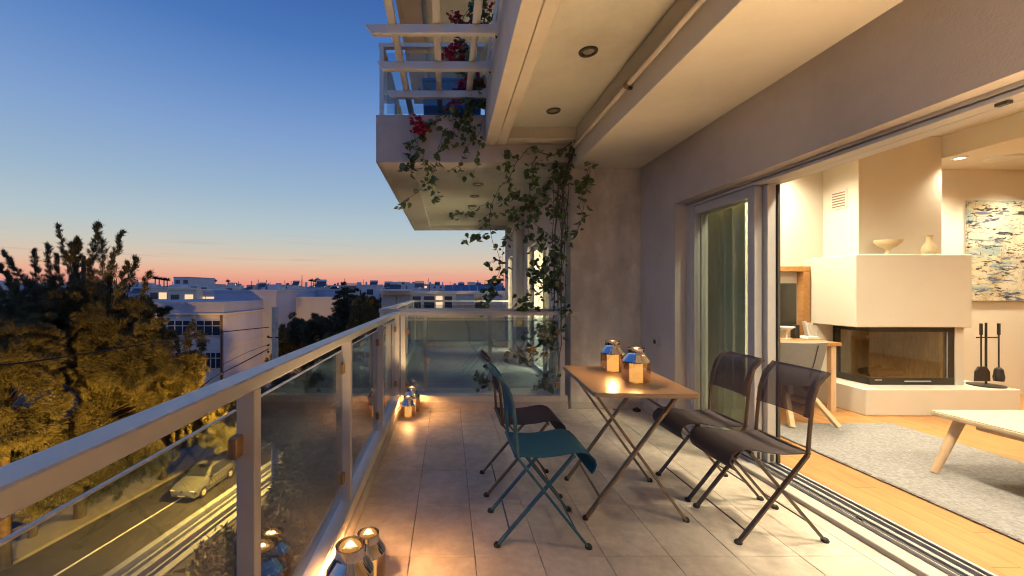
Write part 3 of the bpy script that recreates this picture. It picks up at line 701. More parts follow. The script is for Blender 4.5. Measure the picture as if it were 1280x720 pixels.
# ================================================================== folding chairs
def mesh_cloth(name, col, open_=.18):
    m = mat(name, col, .75); tt = m.node_tree; nn = tt.nodes; p = nn['Principled BSDF']
    tr = nn.new('ShaderNodeBsdfTransparent'); ms = nn.new('ShaderNodeMixShader'); ms.inputs[0].default_value = open_
    tt.links.new(p.outputs[0], ms.inputs[1]); tt.links.new(tr.outputs[0], ms.inputs[2]); tt.links.new(ms.outputs[0], nn['Material Output'].inputs[0])
    return m
def make_chair(label, frame, cloth, mesh, loc, flip):
    t = thing('folding_chair', label, 'chair', (0,0,0), 'folding chairs round the bistro table')
    w = .172                                        # half width; chair faces +x, rear foot at x=0
    up = (0,1,0)
    for s in (-1, 1):
        y = s*w
        MB().bar((.44,y,.012),(.095,y,.447),.012,.024,up).build('rear_leg', frame, t, bevel=.002)
        MB().bar((.0,y-s*.015,.012),(.375,y-s*.015,.452),.012,.024,up).build('front_leg', frame, t, bevel=.002)
        MB().tube([(.095,y,.44),(.088,y,.54),(.078,y,.645),(.072,y,.71),(.044,y,.80),(-.012,y,.862)], .0095, 8).build('upright', frame, t, smooth=50)
        for x, yy in ((.44,y),(0,y-s*.015)):
            MB().lathe([(0,0),(.017,0),(.019,.008),(.013,.018),(0,.018)], 10, (x+(.006 if x else -.006),yy,.0005)).build('foot', M['rubber'], t)
    for x, z, yy in ((.055,.085,w-.015), (.40,.06,w)): MB().tube([(x,-yy,z),(x,yy,z)], .0045, 6).build('stretcher', frame, t)
    MB().tube([(.085,-w,.455),(.085,w,.455)], .008, 8).build('seat_bar', frame, t)
    MB().tube([(.375,-w-.002,.455),(.375,w+.002,.455)], .008, 8).build('seat_bar', frame, t)
    prof = [(.080,.459),(.14,.452),(.22,.450),(.30,.458),(.36,.470),(.41,.474),(.45,.464),(.478,.440),(.487,.412),(.478,.385),(.462,.368)]
    grid = [[(x, y, z-.010*(1-(y/w)**2)*(1 if i < 5 else .3)) for y in np.linspace(-w+.001, w-.001, 9)] for i, (x, z) in enumerate(prof)]
    st = MB().sheet(grid, .004).build('seat', cloth, t, smooth=60)
    bp = [(.086,.632),(.080,.66),(.074,.71),(.062,.76),(.044,.80),(.018,.838),(-.012,.862)]
    grid = [[(x-.016*(1-(y/w)**2), y, z) for y in np.linspace(-w-.002, w+.002, 9)] for x, z in bp]
    bk = MB().sheet(grid, .003).build('backrest', mesh, t, smooth=60)
    for s in (-1, 1):                               # stitched side hems
        grid = [[(x+.001, s*(w+.0025)-s*d, z) for d in (0, .016, .032)] for x, z in bp]
        MB().sheet(grid, .009).build('hem', cloth, bk, smooth=60)
    grid = [[(-.012-.016*(1-(y/w)**2), y, .860+d) for y in np.linspace(-w-.002, w+.002, 9)] for d in (-.012, .004)]
    MB().sheet(grid, .007).build('top_hem', cloth, bk, smooth=60)
    t.location = loc; t.rotation_euler = (0,0,math.pi if flip else 0)
    return t
mesh_teal = mesh_cloth('teal_mesh', (.016,.11,.19), .2); mesh_brown = mesh_cloth('brown_mesh', (.040,.028,.052), .40)
make_chair('teal folding chair nearest the lanterns on the left of the table', M['teal'], M['teal_cloth'], mesh_teal, (.252, 2.178, 0), False)
c2 = make_chair('dark brown folding chair behind the teal one', M['brown'], M['brown_cloth'], mesh_brown, (.245, 2.67, 0), False)
dup(c2, (1.914, 2.215, 0), math.pi, 'dark mesh folding chair closest to the viewer by the door')
dup(c2, (1.904, 2.628, 0), math.pi, 'dark mesh folding chair farther back at the right of the table')

# ================================================================== vine
def leafmesh(name, mt, n=6):
    P = [(0,0,0),(.30,.10,.10),(.44,.36,.20),(.30,.70,.08),(.02,1.05,-.22),(-.27,.70,.10),(-.42,.38,.22),(-.32,.10,.10),(0,.45,-.03)]
    b = MB(); b.add(P, [(8,i,i+1) for i in range(0,7)]+[(8,7,0)])
    me = bpy.data.meshes.new(name); me.from_pydata(b.v, [], b.f); me.materials.append(mt); return me
leafA = leafmesh('leaf', M['leaf'])
leaf_v = np.array([v.co[:] for v in leafA.vertices]); leaf_f = np.array([p.vertices[:] for p in leafA.polygons])
def bulk(name, V, Fc, mt, parent=None, kind=None):
    """many equal-sized polygons in one mesh, straight from arrays"""
    me = bpy.data.meshes.new(name); k = Fc.shape[1]
    off = np.array(ORG.get(parent.name, (0,0,0))) if parent else 0
    V = V-off
    me.vertices.add(len(V)); me.vertices.foreach_set('co', V.astype(np.float32).ravel())
    me.loops.add(Fc.size); me.loops.foreach_set('vertex_index', Fc.astype(np.int32).ravel())
    me.polygons.add(len(Fc)); me.polygons.foreach_set('loop_start', np.arange(0, Fc.size, k, dtype=np.int32))
    me.update(calc_edges=True); me.materials.append(mt)
    return link(name, me, parent, kind)
vine = thing('bougainvillea', 'bougainvillea vine trailing from the upper balcony down past the end railing', 'vine', (1.3, 4.5, 0))
def smooth_path(pts, n=4):
    out = []
    for i in range(len(pts)-1):
        p0 = pts[max(i-1,0)]; p1 = pts[i]; p2 = pts[i+1]; p3 = pts[min(i+2,len(pts)-1)]
        for k in range(n):
            t_ = k/n; out.append(.5*((2*p1)+(p2-p0)*t_+(2*p0-5*p1+4*p2-p3)*t_**2+(3*p1-p0-3*p2+p3)*t_**3))
    out.append(pts[-1]); return out
stems = [  # (points as seen in the photograph, metres ahead, radius, leaves per metre, leaf size)
 ([(728,166),(718,186),(706,215),(702,260),(700,310),(698,360),(700,400),(699,440),(694,485)],4.30,.009,7,.075),
 ([(729,166),(714,190),(700,225),(696,275),(694,330),(693,388),(690,430)],4.52,.010,9,.075),
 ([(730,166),(720,180),(711,205),(706,240),(707,300),(703,350),(702,395)],4.34,.008,5,.07),
 ([(727,168),(716,195),(710,240),(704,290),(700,340),(697,384)],4.5,.007,9,.07),
 ([(726,168),(722,178),(712,200),(703,232),(699,262),(703,300),(696,340),(699,388)],4.4,.006,4,.06),
 ([(730,167),(716,176),(698,200),(690,224),(692,262),(689,300),(691,345),(687,390)],4.44,.005,8,.06),
 ([(728,172),(712,206),(708,262),(710,320),(706,392)],4.33,.004,4,.06),
 ([(724,170),(735,190),(737,215),(731,235),(728,262),(722,290)],4.25,.004,18,.085),
 ([(727,172),(738,200),(733,225),(725,255),(726,275),(718,292),(704,296)],4.22,.003,8,.06),
 ([(728,168),(704,186),(690,195),(678,190),(662,186),(655,192)],4.4,.007,10,.07),
 ([(680,192),(670,205),(665,222),(662,245),(668,262),(662,284),(660,300)],4.46,.004,26,.085),
 ([(655,190),(645,205),(636,222),(623,238),(615,255),(612,275),(615,300),(622,312),(626,330)],4.3,.004,8,.06),
 ([(640,190),(632,205),(634,222),(640,238),(630,250),(620,255)],4.4,.003,20,.08),
 ([(690,230),(678,238),(666,246),(656,262),(646,272),(638,286),(630,300),(628,330),(630,352)],4.5,.003,14,.07),
 ([(704,262),(690,252),(680,243),(668,250)],4.5,.003,14,.08),
 ([(700,300),(684,290),(668,278),(650,276),(640,292),(632,312)],4.6,.003,10,.07),
 ([(698,330),(686,322),(676,338),(668,352),(660,366),(654,384)],4.55,.003,22,.085),
 ([(700,340),(690,345),(680,352),(676,372),(668,386)],4.5,.003,24,.085),
 ([(702,290),(694,310),(684,330),(676,344)],4.46,.003,22,.08),
 ([(632,330),(620,326),(612,328),(604,330)],4.4,.003,14,.085),
 ([(626,332),(622,345),(616,352),(612,372),(600,388)],4.7,.003,22,.085),
 ([(694,405),(684,400),(672,408),(664,425),(652,440),(640,440),(630,448)],4.52,.004,13,.085),
 ([(692,430),(680,420),(668,410),(655,418)],4.56,.004,16,.085),
 ([(694,460),(684,470),(676,480),(664,490)],4.6,.003,18,.08),
 ([(610,448),(604,470),(602,492)],4.62,.002,9,.07),
 ([(604,470),(598,468),(612,470)],4.62,.002,30,.08),
 # strands trailing over the front of the upper balcony
 ([(600,110),(592,126),(584,140),(574,152),(562,166),(556,178)],4.34,.004,30,.07),
 ([(580,140),(566,138),(552,142),(544,150),(534,160),(524,168)],4.34,.004,22,.07),
 ([(560,160),(550,182),(545,205),(535,222),(520,240),(508,250),(498,258)],4.2,.003,12,.085),
 ([(545,205),(541,222),(540,236),(546,250)],4.22,.0025,14,.07),
 ([(520,165),(516,180),(512,190),(518,200),(508,208)],4.3,.003,16,.075),
 ([(540,150),(528,162),(522,180),(530,195),(532,208)],4.3,.003,16,.075),
 ([(602,150),(600,165),(590,175),(582,190),(576,205),(566,212)],4.3,.003,12,.07),
 ([(603,170),(598,190),(596,208),(588,216),(578,220)],4.32,.002,10,.075),
 ([(616,254),(600,258),(586,264),(572,268),(560,272)],4.35,.002,16,.07),
 ([(622,268),(606,276),(598,282)],4.35,.002,14,.075),
 ([(616,286),(602,290),(590,296),(576,300)],4.35,.002,18,.09),
 ([(600,128),(594,118),(588,104),(580,92),(576,76),(578,60),(574,40),(580,22),(592,6),(604,-6)],4.42,.005,28,.07),
 ([(604,130),(610,118),(604,104),(598,96),(590,100)],4.3,.004,30,.08),
 ([(604,40),(606,20),(600,5),(606,-12)],4.5,.004,32,.07),
 ([(574,24),(566,18),(582,30)],4.45,.003,24,.065),
]
leaf_pos = []
sgrp = MB()
for pts, Y, r, dens, sz in stems:
    P = [at(x, y, Y+random.uniform(-.04,.04)) for x, y in pts]
    for p in P[1:-1]: p.y += random.uniform(-.06,.06)
    S = smooth_path(P)
    S = [p+Vector((random.uniform(-.006,.006),)*1+(random.uniform(-.008,.008), random.uniform(-.006,.006))) for p in S]
    MB().tube(S, r, 5, r*.55).build('stem', M['stem'], vine)
    L = sum((S[i+1]-S[i]).length for i in range(len(S)-1))
    n = max(2, int(L*dens*2.2))
    for k in range(n):
        q = random.random()*(len(S)-1.001); i = int(q); p = S[i].lerp(S[i+1], q-i)
        leaf_pos.append((p+Vector((random.gauss(0,.025), random.gauss(0,.03), random.gauss(0,.025))), sz*random.uniform(.5,1.15)))
# clumps of leaves where the vine is thick
for px, py, Y, n, rad in ((686,236,4.45,9,.10),(655,244,4.45,7,.08),(688,262,4.5,8,.09),(724,232,4.25,5,.06),(678,305,4.5,10,.11),(672,338,4.55,16,.13),(690,352,4.5,12,.10),(654,378,4.5,7,.07),
                          (615,360,4.8,9,.09),(608,382,4.8,7,.08),(680,408,4.5,8,.10),(664,440,4.55,10,.10),(686,430,4.55,9,.10),(682,478,4.6,9,.09),(604,474,4.62,6,.06),(576,150,4.33,16,.13),(586,168,4.33,8,.09),
                          (560,172,4.3,6,.08),(520,190,4.3,6,.07),(508,206,4.28,5,.05),(590,124,4.3,9,.09),(606,12,4.5,14,.13),(596,30,4.5,9,.10),(580,72,4.42,8,.08),(700,205,4.4,9,.10),(638,196,4.4,7,.08),(665,214,4.45,7,.07),(708,385,4.3,5,.06),
                          (700,225,4.4,7,.08),(640,262,4.5,5,.06),(535,110,4.75,7,.09)):
    c = at(px, py, Y); rad *= 1.15
    for k in range(int(n*2.0)):
        leaf_pos.append((c+Vector((random.gauss(0,rad*.6), random.gauss(0,rad*.5), random.gauss(0,rad*.6))), random.uniform(.045,.095)))
random.shuffle(leaf_pos); leaf_pos.sort(key=lambda t_: -t_[1])
restV = []; 
for k, (p, s) in enumerate(leaf_pos):
    e = Matrix.Rotation(random.uniform(0,6.28), 4, 'Z') @ Matrix.Rotation(R(random.uniform(195,265)), 4, 'X') @ Matrix.Rotation(random.uniform(-.6,.6), 4, 'Y')
    mtx = Matrix.Translation(p) @ e @ Matrix.Scale(s, 4)
    if k < 290:
        o = bpy.data.objects.new('leaf', leafA); COL.objects.link(o); o.parent = vine
        o.matrix_local = Matrix.Translation(-Vector(ORG[vine.name])) @ mtx
    else:
        m3 = np.array(mtx); restV.append(leaf_v @ m3[:3,:3].T + m3[:3,3])
if restV:
    V = np.concatenate(restV); nl = len(restV); Fc = (leaf_f[None]+np.arange(nl)[:,None,None]*len(leaf_v)).reshape(-1,3)
    bulk('small_leaves', V, Fc, M['leaf'], vine, 'stuff')
# magenta bracts
for px, py, Y, n, rad in ((524,158,4.28,34,.075),(572,62,4.4,36,.085),(562,72,4.4,14,.06),(580,108,4.36,34,.10),(600,104,4.36,24,.07),(590,118,4.36,14,.06),(572,24,4.42,14,.06),(584,32,4.42,10,.05),(568,130,4.34,8,.05),(614,10,4.5,4,.04)):
    c = at(px, py, Y); b = MB()
    for k in range(n):
        p = c+Vector((random.gauss(0,rad*.55), random.gauss(0,rad*.5), random.gauss(0,rad*.6)))
        for j in range(3):
            a = random.uniform(0,6.28); u = Vector((math.cos(a), math.sin(a), random.uniform(-.6,.8))).normalized(); v_ = u.cross(Vector((random.uniform(-1,1),random.uniform(-1,1),1))).normalized()
            s = .05
            b.add([p, p+u*s*.5+v_*s*.4, p+u*s*1.1, p+u*s*.5-v_*s*.4], [(0,1,2,3)])
    b.build('flower_cluster', M['flower'], vine, kind='stuff')

# ================================================================== ground and street
GZ = -11.5
g = bpy.data.meshes.new('ground'); g.from_pydata([(-3000,-400,GZ-.02),(3000,-400,GZ-.02),(3000,5000,GZ-.02),(-3000,5000,GZ-.02)], [], [(0,1,2,3)]); g.materials.append(M['ground'])
link('ground', g, kind='structure')
def strip(name, p, q, w, z0, z1, m, kind='structure'):
    p = Vector((*p, (z0+z1)/2)); q = Vector((*q, (z0+z1)/2))
    return MB().bar(p, q, w, z1-z0).build(name, M[m], kind=kind)
dirv = Vector((1.6, 9.1)).normalized()
def st(s, off): n_ = Vector((dirv.y, -dirv.x)); o_ = Vector((-15.0, 22.8)); return tuple(o_+dirv*s+n_*off)
strip('road', st(-70,1.6), st(70,1.6), 12.0, GZ-.3, GZ+.004, 'asphalt')
strip('pavement', st(-70,-6.1), st(70,-6.1), 3.2, GZ-.3, GZ+.13, 'pave')
strip('pavement', st(-70,9.0), st(70,9.0), 2.6, GZ-.3, GZ+.13, 'pave')
strip('road_marking', st(-60,-1.75), st(60,-1.75), .12, GZ, GZ+.008, 'white_paint')
t = thing('light_trail_bars', 'long low white bars standing in for car light trails on the street', 'wall', (*st(0,1.6), GZ))  # solid white bars put in for the light trails of passing cars
for z, w, off in ((.70,.34,0),(.48,.12,.36),(.36,.30,.66),(.22,.10,1.05),(.12,.40,1.42)):
    a_ = st(-30, 1.5+off); b_ = st(40, 1.5+off)
    MB().bar((*a_, GZ+z/2), (*b_, GZ+z/2), w, z).build('trail_bar', M['trail_white'], t, bevel=.02)

# parked car
car = thing('parked_car', 'silver hatchback with dark ribbed side bumpers parked on the street', 'car', (0,0,0))
Lc, Wc = 4.1, 1.74
sec = []                                            # cross sections along the length: (x, half width low, half width belt, z bottom, z belt, half width roof, z roof)
cs = [(0,.60,.62,.34,.60,.58,.62),(.12,.80,.80,.24,.72,.72,.76),(.55,.86,.86,.20,.84,.70,.90),(1.05,.87,.87,.20,.92,.74,.97),(1.15,.87,.87,.20,.93,.72,1.03),(1.85,.87,.87,.20,.95,.60,1.50),(2.6,.87,.87,.20,.96,.60,1.54),(3.45,.87,.87,.20,.98,.58,1.46),(3.95,.85,.85,.22,1.0,.62,1.05),(4.1,.78,.80,.36,.92,.66,.94)]
rows = []
for x, wl_h, wb, zb, zbelt, wr, zr in cs:
    rows.append([(x,-wl_h*.94,zb),(x,-wl_h,(zb+zbelt)*.45),(x,-wb,zbelt-.08),(x,-wb*.97,zbelt),(x,-wr-.0,zr-.05),(x,-wr*.8,zr),(x,0,zr+.02),(x,wr*.8,zr),(x,wr,zr-.05),(x,wb*.97,zbelt),(x,wb,zbelt-.08),(x,wl_h,(zb+zbelt)*.45),(x,wl_h*.94,zb)])
b = MB(); nn_ = len(rows[0]); vs = [p for r_ in rows for p in r_]; fs = []
for i in range(len(rows)-1):
    for j in range(nn_-1): fs.append((i*nn_+j, i*nn_+j+1, (i+1)*nn_+j+1, (i+1)*nn_+j))
    fs.append((i*nn_+nn_-1, i*nn_, (i+1)*nn_, (i+1)*nn_+nn_-1))
fs.append(tuple(range(nn_))); fs.append(tuple((len(rows)-1)*nn_+k for k in range(nn_)))
b.add(vs, fs); b.build('body', M['car_paint'], car, smooth=40)
def quadpanel(name, pts, mt, par=car, th=.012):
    p = [Vector(q) for q in pts]; nrm = (p[1]-p[0]).cross(p[2]-p[0]).normalized()*th
    MB().add([q+nrm for q in p]+[q-nrm for q in p], [(0,1,2,3),(7,6,5,4),(0,4,5,1),(1,5,6,2),(2,6,7,3),(3,7,4,0)]).build(name, mt, par)
quadpanel('windscreen', [(1.17,-.66,1.085),(1.17,.66,1.085),(1.82,.53,1.525),(1.82,-.53,1.525)], M['win'])
quadpanel('rear_window', [(3.92,-.58,1.125),(3.92,.58,1.125),(3.50,.52,1.48),(3.50,-.52,1.48)], M['win'])
for s in (-1, 1):
    quadpanel('side_window', [(1.30,s*.85,.985),(2.35,s*.855,.995),(2.35,s*.655,1.45),(1.88,s*.665,1.42)], M['win'])
    quadpanel('side_window', [(2.42,s*.855,.995),(3.60,s*.845,1.03),(3.36,s*.655,1.41),(2.42,s*.655,1.45)], M['win'])
    bm_ = B(1.25, 3.0, s*.875-.012, s*.875+.012, .42, .80).build('side_bumper', M['black'], car, bevel=.01)
    for r_ in range(3):
        for c_ in range(6): B(1.30+c_*.28, 1.53+c_*.28, s*.892-.008, s*.892+.008, .45+r_*.115, .535+r_*.115).build('pad', M['grey_felt'], bm_, bevel=.006)
    B(.10, .34, s*.70-.12, s*.70+.10, .42, .58).build('headlight', M['win'], car, bevel=.03)
    B(.02, .16, s*.62-.16, s*.62+.14, .64, .69).build('running_light', M['white_plastic'], car, bevel=.01)
    B(1.28, 1.42, s*.98-.09, s*.98+.09, .98, 1.10).build('mirror', M['black'], car, bevel=.03)
    B(4.02, 4.09, s*.62-.10, s*.62+.10, .68, .86).build('tail_light', mat('tail_lamp', (.35,.01,.01), .3), car, bevel=.01)
    for x in (.78, 3.35):
        w_ = MB().lathe([(.20,-.10),(.30,-.10),(.32,-.06),(.32,.06),(.30,.10),(.20,.10)], 24)
        w_.v = [(x+vx, s*.80+vz, .32+vy) for vx, vy, vz in w_.v]
        wo = w_.build('wheel', M['rubber'], car, smooth=40)
        rm = MB().lathe([(0,.085),(.07,.10),(.10,.06),(.20,.09),(.205,-.09),(0,-.09)], 20); rm.v = [(x+vx, s*.80+s*vz, .32+vy) for vx, vy, vz in rm.v]
        rm.build('rim', M['alu_grey'], wo, smooth=30)
B(-.012, .03, -.42, .42, .30, .44).build('grille', M['black'], car, bevel=.01)
for k in range(2): MB().add([(-.02,-.10,.60+k*.05),(-.02,0,.65+k*.05),(-.02,.10,.60+k*.05),(-.02,.10,.575+k*.05),(-.02,0,.625+k*.05),(-.02,-.10,.575+k*.05),(.02,-.10,.60+k*.05),(.02,0,.65+k*.05),(.02,.10,.60+k*.05),(.02,.10,.575+k*.05),(.02,0,.625+k*.05),(.02,-.10,.575+k*.05)],
     [(0,1,4,5),(1,2,3,4),(6,11,10,7),(7,10,9,8),(0,6,7,1),(1,7,8,2),(5,4,10,11),(4,3,9,10),(0,5,11,6),(2,8,9,3)]).build('badge', M['chrome'], car)
B(-.016, .0, -.24, .24, .36, .43).build('number_plate', M['white_plastic'], car)
car.location = (-16.05, 24.3, GZ+.006); car.rotation_euler = (0,0,R(84))

# ================================================================== trees
def tufts(cs_, ds, ln, wd, seed):
    """leaf triangles: centres, directions, lengths, widths -> V, F"""
    r_ = np.random.default_rng(seed); n = len(cs_)
    d = ds/np.linalg.norm(ds, axis=1, keepdims=True)
    u = np.cross(d, r_.normal(size=(n,3))); u /= np.linalg.norm(u, axis=1, keepdims=True)
    L_ = ln[:,None]; Wd = wd[:,None]
    V = np.stack([cs_-u*Wd/2, cs_+u*Wd/2, cs_+d*L_], 1).reshape(-1,3)
    return V, np.arange(3*n).reshape(-1,3)
def bough_points(a, b, rad, n, seed, taper=.85, tip=.15):
    r_ = np.random.default_rng(seed); a = np.array(a); b = np.array(b)
    t_ = r_.random(n)**.8; ax = (b-a)/np.linalg.norm(b-a)
    prof = rad*np.clip(np.sin(np.pi*np.clip(t_*.86+.12, 0, 1))**.7, tip, 1)
    nz = r_.normal(size=(n,3)); nz -= (nz@ax)[:,None]*ax; nz /= np.linalg.norm(nz, axis=1, keepdims=True)
    rr = prof*np.sqrt(r_.random(n))
    # break into clusters along the bough
    ph = np.floor(t_*9); jit = r_.normal(size=(12,3))*rad*.35
    c = a+(b-a)*t_[:,None]+nz*rr[:,None]+jit[ph.astype(int)]
    d = nz*.8+ax*.9+r_.normal(size=(n,3))*.35
    return c, d
def plume_points(a, b, rad, n, seed):
    r_ = np.random.default_rng(seed); a = np.array(a); b = np.array(b); ax = (b-a)/np.linalg.norm(b-a); L = np.linalg.norm(b-a)
    m = max(14, int(L/(rad*.28))); C = []; D = []
    for k in range(m):
        t_ = (k+r_.random()*.7)/m; q = r_.normal(size=3); q -= (q@ax)*ax; q /= np.linalg.norm(q)
        d = ax*r_.uniform(.7,1.2)+q*r_.uniform(.6,1.0); d /= np.linalg.norm(d)
        ln = rad*1.5*(1-.78*t_)*r_.uniform(.6,1.2); nn = max(12, int(n/m*1.0))
        u = r_.random(nn)**.8
        C.append(a+(b-a)*t_+d*(u*ln)[:,None]+r_.normal(size=(nn,3))*rad*.13); D.append(d+ax*.3+r_.normal(size=(nn,3))*.45)
    C.append(b-ax*(r_.random(60)*rad)[:,None]*.8+r_.normal(size=(60,3))*rad*.07); D.append(ax+r_.normal(size=(60,3))*.25)
    return np.concatenate(C), np.concatenate(D)
def tree(name, label, cat, base, top, boughs, mt, ln, wd, seed, group=None, trunk_r=.25, bark='bark', plumes=0):
    t = thing(name, label, cat, base, group)
    base = Vector(base); top = Vector(top)
    mid = base.lerp(top, .5)+Vector((trunk_r*.6, -trunk_r*.4, 0))
    tr = MB().tube(smooth_path([base, mid, top]), trunk_r, 9, trunk_r*.3)
    for k, (a, b_, rad, n) in enumerate(boughs):
        a = Vector(a); b_ = Vector(b_)
        q = base.lerp(top, min(.97, max(.15, (a.z-base.z)/(top.z-base.z)*.85)))
        tr.tube(smooth_path([q, a, a.lerp(b_, .6)+Vector((0,0,-.04)), b_], 3), trunk_r*.16, 5, trunk_r*.03)
    tr.build('trunk', M[bark], t, smooth=60)
    cs_ = []; ds = []; ln *= .72; wd *= .72
    for k, (a, b_, rad, n) in enumerate(boughs):
        n = int(n*1.55)
        c, d = (plume_points if k < plumes else bough_points)(a, b_, rad, n, seed*100+k); cs_.append(c); ds.append(d)
    c = np.concatenate(cs_); d = np.concatenate(ds); r_ = np.random.default_rng(seed)
    V, Fc = tufts(c, d, ln*r_.uniform(.6,1.4,len(c)), wd*r_.uniform(.7,1.3,len(c)), seed)
    bulk('crown', V, Fc, M[mt], t)
    return t
def blob_boughs(px, py, Y, rx, rz, n, rad, leaves, seed, depth=.8, up=.35):
    """boughs that radiate from the middle of a crown; crown centre given as it is seen, radii in metres"""
    r_ = random.Random(seed); c = at(px, py, Y); out = []
    for k in range(n):
        th = r_.uniform(0, 2*math.pi); ph = math.asin(r_.uniform(-.75, 1))
        d = Vector((math.cos(th)*math.cos(ph)*rx, math.sin(th)*math.cos(ph)*rx*depth, math.sin(ph)*rz))
        a = c+d*r_.uniform(.25,.5); b_ = c+d*r_.uniform(.85,1.12)+Vector((0,0,up*r_.random()))
        out.append((a, b_, rad*r_.uniform(.7,1.2), leaves))
    return out
# the tall feathery tree on the left: plumes standing against the sky
pl_ = [((100,400),(72,281),.16),((88,330),(98,300),.16),((110,345),(124,280),.22),((130,400),(127,300),.25),((130,370),(152,290),.20),((140,380),(160,330),.20),((150,400),(170,322),.25),
       ((70,400),(58,306),.22),((80,410),(72,318),.2),((50,400),(42,312),.18),((45,370),(4,316),.16),((30,380),(0,332),.18),((30,390),(-20,350),.25),((90,380),(100,320),.22),((160,420),(186,340),.22),
       ((150,400),(212,385),.18),((160,420),(205,400),.22),((110,400),(88,305),.14),((140,420),(110,325),.2),((20,420),(20,352),.22),((60,420),(66,345),.25),((105,420),(112,345),.28),((130,420),(140,345),.28)]
bo = []
K = 1.85                                            # the street trees stand on the far pavement
for k, (p, q, rad) in enumerate(pl_):
    Y = (12+random.uniform(-1.0,.8))*K
    bo.append((at(*p, Y), at(*q, Y+random.uniform(-.3,.3)*K), rad*K, 1500 if q[1] < 345 else 1700))
bo += blob_boughs(90, 440, 12.3*K, 2.3*K, 1.6*K, 44, .36*K, 1700, 3)
bo += blob_boughs(155, 445, 11.8*K, 1.5*K, 1.3*K, 36, .32*K, 1600, 4)
bo += blob_boughs(20, 425, 12.6*K, 1.6*K, 1.2*K, 20, .36*K, 1600, 5)
bo += blob_boughs(105, 388, 12*K, 2.0*K, .75*K, 36, .28*K, 1500, 7)
bo += blob_boughs(140, 520, 12.4*K, 1.9*K, 1.1*K, 24, .36*K, 1300, 6)
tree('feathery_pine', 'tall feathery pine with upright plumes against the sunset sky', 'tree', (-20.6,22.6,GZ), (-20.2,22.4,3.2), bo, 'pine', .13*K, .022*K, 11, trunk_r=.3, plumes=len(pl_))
# yellow lit crowns
bo = blob_boughs(8, 500, 9.8*K, 1.2*K, 2.1*K, 44, .30*K, 2100, 21); bo += blob_boughs(36, 440, 10*K, .75*K, .65*K, 16, .26*K, 1800, 22)
tree('feathery_pine', 'rounded feathery tree lit yellow at the left edge of the view', 'tree', (-20.4,18.6,GZ), (-20.2,18.4,-.8), bo, 'pine', .11*K, .02*K, 12, trunk_r=.25)
bo = blob_boughs(205, 490, 13.8*K, 1.3*K, 1.05*K, 40, .30*K, 2000, 31); bo += blob_boughs(150, 520, 13.6*K, 1.4*K, 1.0*K, 26, .32*K, 1700, 32); bo += blob_boughs(272, 530, 14.5*K, 1.2*K, .95*K, 44, .28*K, 2000, 33); bo += blob_boughs(236, 468, 13.9*K, .65*K, .7*K, 16, .25*K, 1600, 34)
bo += blob_boughs(283, 538, 28.5, 1.7, 1.3, 26, .5, 1500, 35); bo += blob_boughs(212, 536, 28.5, 1.7, .8, 22, .5, 1300, 36)
tree('feathery_pine', 'golden lit feathery tree rising just over the handrail', 'tree', (-19.2,27.2,GZ), (-18.4,26.2,-3.6), bo, 'pine', .12*K, .021*K, 13, trunk_r=.25)
bo = blob_boughs(60, 590, 11.0*K, 1.9*K, .9*K, 40, .34*K, 1400, 41); bo += blob_boughs(145, 578, 11.5*K, 1.4*K, .7*K, 26, .30*K, 1300, 42)
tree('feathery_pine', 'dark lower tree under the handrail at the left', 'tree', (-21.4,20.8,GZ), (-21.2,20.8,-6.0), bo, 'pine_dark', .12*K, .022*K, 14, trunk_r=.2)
# trees before the white house
bo = blob_boughs(388, 424, 25, 2.0, 1.35, 34, .30, 1100, 51); bo += blob_boughs(365, 446, 25, 1.6, 1.2, 20, .32, 1000, 52)
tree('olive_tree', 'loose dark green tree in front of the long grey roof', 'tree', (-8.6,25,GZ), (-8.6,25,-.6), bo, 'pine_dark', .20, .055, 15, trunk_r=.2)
bo = []
for k in range(60):
    h = random.random(); a = random.uniform(0, 6.28); c = at(430, 385+60*h, 28); rr = .25+1.35*h
    bo.append((c, c+Vector((math.cos(a)*rr, math.sin(a)*rr, .6)), .27, 800))
bo.append((at(432,380,28), at(430,356,28), .4, 1500)); bo.append((at(436,390,28), at(441,362,28), .35, 900)); bo.append((at(425,390,28), at(420,372,28), .4, 900))
tree('pine_tree', 'pointed dark pine whose tip touches the skyline', 'tree', (-7.2,28,GZ), (-7.2,28,1.3), bo, 'pine_dark', .22, .05, 16, trunk_r=.22)
bo = blob_boughs(463, 396, 34, 1.7, 1.9, 34, .42, 900, 61, up=.2)
tree('pine_tree', 'dark round tree beyond the corner of the railing', 'tree', (-6.6,34,GZ), (-6.6,34,.3), bo, 'pine_dark', .25, .06, 17, trunk_r=.22)
bo = blob_boughs(455, 405, 24, .9, .9, 22, .3, 700, 62, up=.5); bo += blob_boughs(425, 440, 22, 1.5, .9, 26, .3, 800, 63)
tree('olive_tree', 'pale low tree close behind the railing corner', 'tree', (-5.4,23,GZ), (-5.4,23,-1.8), bo, 'pine', .16, .045, 18, trunk_r=.15)
bo = blob_boughs(350, 520, 17, 2.2, 1.6, 40, .4, 1200, 64); bo += blob_boughs(430, 480, 17, 1.6, 1.2, 24, .4, 1000, 65)
tree('olive_tree', 'shadowy tree seen through the second glass panel', 'tree', (-6.0,17,GZ), (-6.0,17,-4.0), bo, 'pine', .15, .04, 19, trunk_r=.18)
